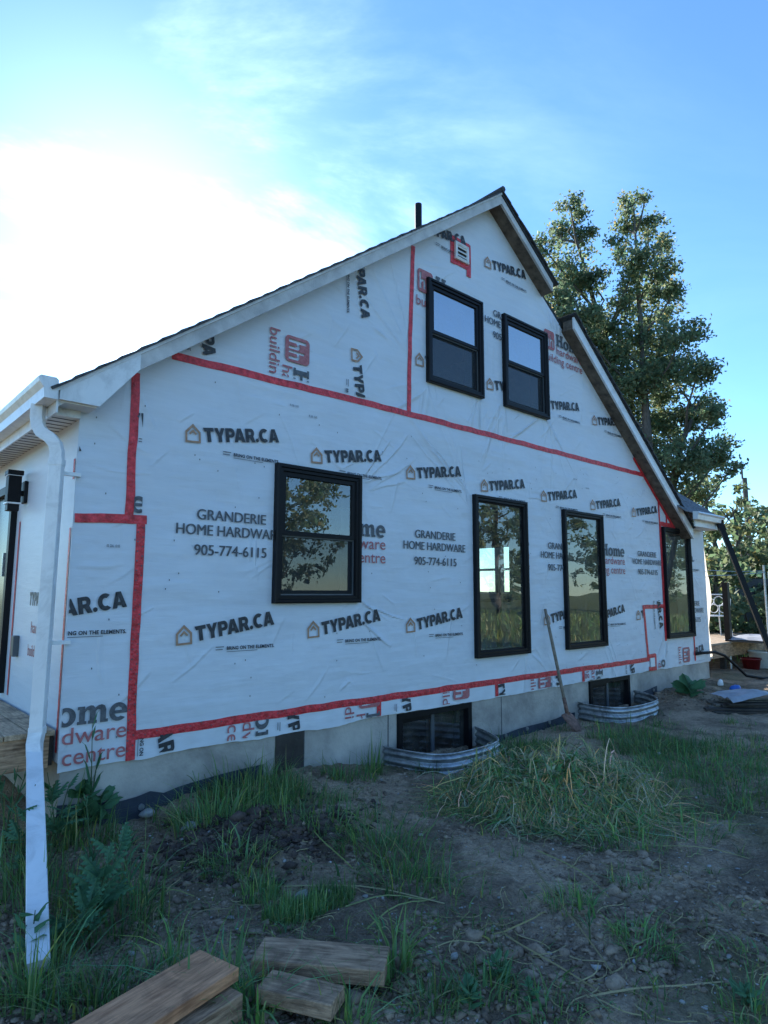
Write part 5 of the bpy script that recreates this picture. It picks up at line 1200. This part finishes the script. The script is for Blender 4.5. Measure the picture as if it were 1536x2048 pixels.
weed(10, 1690, .62, 26, .12, LEAFC, 'feathery tall weed at the left edge under the deck', nst=3, up=.8)
weed(190, 1640, .20, 12, .16, LEAFD, 'broad-leaved weed at the foot of the foundation corner', up=.5)
weed(150, 1640, .24, 12, .17, LEAFD, 'broad round-leaved weed under the hanging wrap corner', up=.5)
weed(165, 1640, .68, 11, .20, LEAFC, 'tall thin grass stalk against the foundation corner', name='grass_stalk', lean=(-.02, -.02), up=.9, nst=2)
weed(250, 1790, .36, 16, .14, LEAFC, 'yellow-tipped weed stalk left of the dug soil', lean=(-.05, .0), up=.7)
weed(180, 1760, .40, 20, .10, LEAFC, 'wispy weed with narrow leaves between downspout and soil', up=.9, nst=2)
weed(1380, 1395, .16, 12, .30, LEAFD, 'low broad-leaved green plant by the soil mound near the far corner', name='broadleaf_plant', up=.35)
weed(1000, 1960, .10, 16, .07, LEAFB, 'small leafy weed patch at the bottom centre', nst=3)
weed(940, 2010, .09, 14, .08, LEAFB, 'small leafy weed right of the short plank', nst=3)
weed(1490, 2010, .08, 12, .08, LEAFB, 'small leafy weed in the bottom right corner', nst=3)
weed(1060, 2000, .07, 10, .06, LEAFB, 'tiny leafy weed on the bare soil, bottom centre right', nst=2)
weed(60, 1930, .20, 12, .14, LEAFB, 'short leafy weed left of the downspout foot', nst=2)
weed(1180, 1890, .14, 7, .10, LEAFC, 'thin upright seedling on the bare soil in front of the heap', up=1.0)

# ---------------------------------------------------------------- trees
def tree(name, label, base, blobs, nleaf, lsize, mt, trunk_h, trunk_r, group=None, seed=1, tops=None):
    r = np.random.default_rng(seed); o = thing(name, label, 'tree', base, group); base = Vector([float(c) for c in base])
    ctr = np.array([b_[0] for b_ in blobs]); rb = np.array([b_[1] for b_ in blobs])
    top = Vector((float(np.mean(ctr[:, 0])), float(np.mean(ctr[:, 1])), float(np.max(ctr[:, 2])))); fork = base + Vector((0, 0, trunk_h))
    tops = [Vector([float(v) for v in p]) for p in tops] if tops else [top]
    tk = MB(); tk.tube([base + Vector((0, 0, -.2)), base + Vector((.05, 0, trunk_h * .5)), fork], [trunk_r * 1.35, trunk_r, trunk_r * .9], 9)
    LD = []
    for tp in tops:
        m1 = fork.lerp(tp, .35) + Vector((r.normal(0, .12), r.normal(0, .12), -.1 * len(tops))); m2 = fork.lerp(tp, .7) + Vector((r.normal(0, .12), r.normal(0, .12), 0))
        pts = [fork - Vector((0, 0, .15)), m1, m2, tp]; LD.append(pts); tk.tube(pts, [trunk_r * (.9 if len(tops) == 1 else .7), trunk_r * .55, trunk_r * .32, trunk_r * .08], 8)
    tk.build('trunk', 'bark', o, True)
    lm = MB()
    for c, q in zip(ctr, rb):
        e_ = Vector([float(v) for v in c]); best = None
        for pts in LD:
            for p0_, p1_ in zip(pts[:-1], pts[1:]):
                for f_ in (0, .25, .5, .75):
                    st = p0_.lerp(p1_, f_); hd = math.hypot(e_.x - st.x, e_.y - st.y); dz = e_.z - st.z
                    cost = abs(dz - .9 * hd - .3) + .35 * hd
                    if best is None or cost < best[0]: best = (cost, st)
        st = best[1]; md_ = st.lerp(e_, .5) + Vector((r.normal(0, .12), r.normal(0, .12), -.12))
        lm.tube([st, md_, e_], [trunk_r * .2, trunk_r * .13, .015], 5, cap=False)
    lm.build('limbs', 'bark', o, True)
    wts = rb ** 2.2; cnt = np.maximum((nleaf * wts / wts.sum()).astype(int), 20); P = []
    for c, q, n in zip(ctr, rb, cnt):
        ncl = max(4, int(n / 44)); d = r.normal(0, 1, (ncl, 3)); d /= np.linalg.norm(d, axis=1)[:, None]; cl_ = c + d * q * (r.random((ncl, 1)) ** .42) * np.array([1, 1, .85])
        k = r.integers(0, ncl, n); P.append(cl_[k] + r.normal(0, .10 + .05 * q, (n, 3)) * np.array([1, 1, .7]))
    P = np.concatenate(P); n = len(P)
    a = r.normal(0, 1, (n, 3)); a /= np.linalg.norm(a, axis=1)[:, None]; b_ = r.normal(0, 1, (n, 3)); b_ -= a * (a * b_).sum(1)[:, None]; b_ /= np.linalg.norm(b_, axis=1)[:, None]
    nn_ = np.cross(a, b_); s = lsize * r.uniform(.55, 1.3, n)[:, None]
    V = np.stack([P - a * s, P + b_ * s * .55 + nn_ * s * .12, P + a * s, P - b_ * s * .55 + nn_ * s * .12], 1).reshape(-1, 3); F = np.arange(n * 4).reshape(n, 4)
    T = np.ones((n, 3)) * r.uniform(.6, 1.35, n)[:, None]; T[:, 0] *= r.uniform(.8, 1.35, n); w_ = r.random(n) < .05; T[w_] *= np.array([1.9, 1.3, .9])
    cr = np_mesh('crown', V, F, mt, np.repeat(T, 4, 0), o); cr['kind'] = 'stuff'
    return o
D0 = 20.0; S0 = D0 * 1.12 / FPX
BL = [(1140, 412, 22), (1160, 420, 20), (1120, 462, 32), (1165, 470, 30), (1082, 490, 26), (1140, 545, 55), (1185, 565, 34), (1110, 600, 45), (1195, 650, 46), (1155, 650, 60), (1130, 720, 60), (1205, 730, 60), (1080, 640, 40), (1150, 800, 55), (1215, 830, 60),
      (1260, 405, 22), (1290, 400, 18), (1252, 450, 28), (1296, 455, 30), (1236, 492, 22), (1275, 520, 42), (1322, 490, 26), (1325, 545, 34), (1255, 590, 36), (1310, 610, 52), (1352, 575, 24), (1240, 680, 52), (1300, 690, 62), (1368, 665, 34), (1340, 750, 62), (1265, 770, 62), (1398, 740, 34),
      (1392, 825, 44), (1320, 850, 64), (1425, 835, 28), (1405, 905, 40), (1355, 930, 55), (1435, 920, 26), (1452, 890, 18), (1462, 940, 18), (1390, 985, 38), (1330, 1000, 46), (1280, 920, 60)]
tb0 = atd(1320, 1150, D0); tr_ = np.random.default_rng(3)
blobs = []
for px, py, r_ in BL:
    d_ = D0 + tr_.uniform(-1.3, 1.3); blobs.append((atd(px, py, d_), r_ * S0 * .86))
tree('oak_tree', 'tall twin-topped oak standing behind the right end of the house', (tb0[0], tb0[1], 0), blobs, 70000, .062, 'leaf', 3.0, .24, seed=4, tops=[atd(1143, 440, D0), atd(1268, 420, D0), atd(1400, 800, D0)])
def auto_blobs(c, R, H0, H1, n, seed):
    r = np.random.default_rng(seed); B = []
    for i in range(n):
        t_ = (i + .5) / n; z = H0 + (H1 - H0) * t_; rr = R * (.35 + .75 * math.sin(math.pi * min(.96, t_ * .85 + .15))); an = i * 2.4 + r.uniform(-.5, .5); q = rr * r.uniform(.2, .8)
        B.append((np.array([c[0] + q * math.cos(an), c[1] + q * math.sin(an), z]), rr * r.uniform(.38, .6)))
    return B
def atree(name, label, px, dist, R, H0, H1, n, nleaf, ls, mt, seed, group, pos=None):
    b_ = np.array(pos) if pos is not None else atd(px, 1190, dist); tree(name, label, (b_[0], b_[1], -.05), auto_blobs(b_, R, H0, H1, n, seed), nleaf, ls, mt, max(.8, H0), .10 + R * .06, group, seed)
G1 = 'trees beyond the deck'
atree('yard_tree', 'light green tree beyond the deck, behind the slanting pipe', 1478, 24, 2.0, .8, 4.5, 12, 4200, .11, 'leaf_far', 11, G1)
atree('yard_tree', 'tree at the right edge in front of the utility pole', 1560, 27, 2.4, .8, 4.3, 14, 5200, .11, 'leaf_far', 12, G1)
atree('yard_tree', 'dark tree just behind the white garden chair', 1425, 30, 2.6, .6, 6.5, 14, 5000, .13, 'leaf_far', 13, G1)
atree('yard_tree', 'farthest low tree at the right edge of the yard', 1520, 46, 3.0, .8, 5.0, 14, 5000, .16, 'leaf_far', 14, G1)
atree('bush', 'low dark bush behind the grey screen', 1500, 19, 1.7, .2, 1.9, 9, 3400, .10, 'leaf', 15, G1)
atree('bush', 'leafy bush right behind the deck corner', 1440, 17.5, 1.3, .2, 2.4, 9, 2600, .10, 'leaf_far', 16, G1)
up_ = thing('utility_pole', 'wooden utility pole rising above the trees at the right edge', 'utility pole', atd(1505, 1190, 38) * np.array([1, 1, 0]))
pb = atd(1505, 1190, 38); ptp = atd(1503, 955, 38)
MB().tube([(pb[0], pb[1], -.2), (pb[0], pb[1], ptp[2])], [.17, .12], 10).build('pole', 'pole_wood', up_)
MB().tube([(pb[0] - .16, pb[1] + .05, ptp[2] - .05), (pb[0] - .16, pb[1] + .05, ptp[2] + .45)], .05, 6).build('insulator_pin', 'pole_wood', up_)
# the far side of the yard, behind the camera: seen only as reflections in the windows
G2 = 'trees across the yard'
for i, (x, y, R, H1) in enumerate(((9, -22, 3.6, 9), (15, -25, 3.8, 10.5), (23, -20, 3.2, 8.5), (31, -22, 4.2, 11), (40, -18, 4.2, 10), (2, -27, 3.8, 10), (52, -21, 5, 12), (-9, -27, 4, 10))):
    atree('yard_tree', ('nearest', 'second', 'third', 'fourth', 'fifth', 'sixth', 'seventh', 'eighth')[i] + ' tree across the yard, reflected in the window glass', 0, 0, R, 1.6, H1, 13, 9000, .13, 'leaf', 30 + i, G2, (x, y))
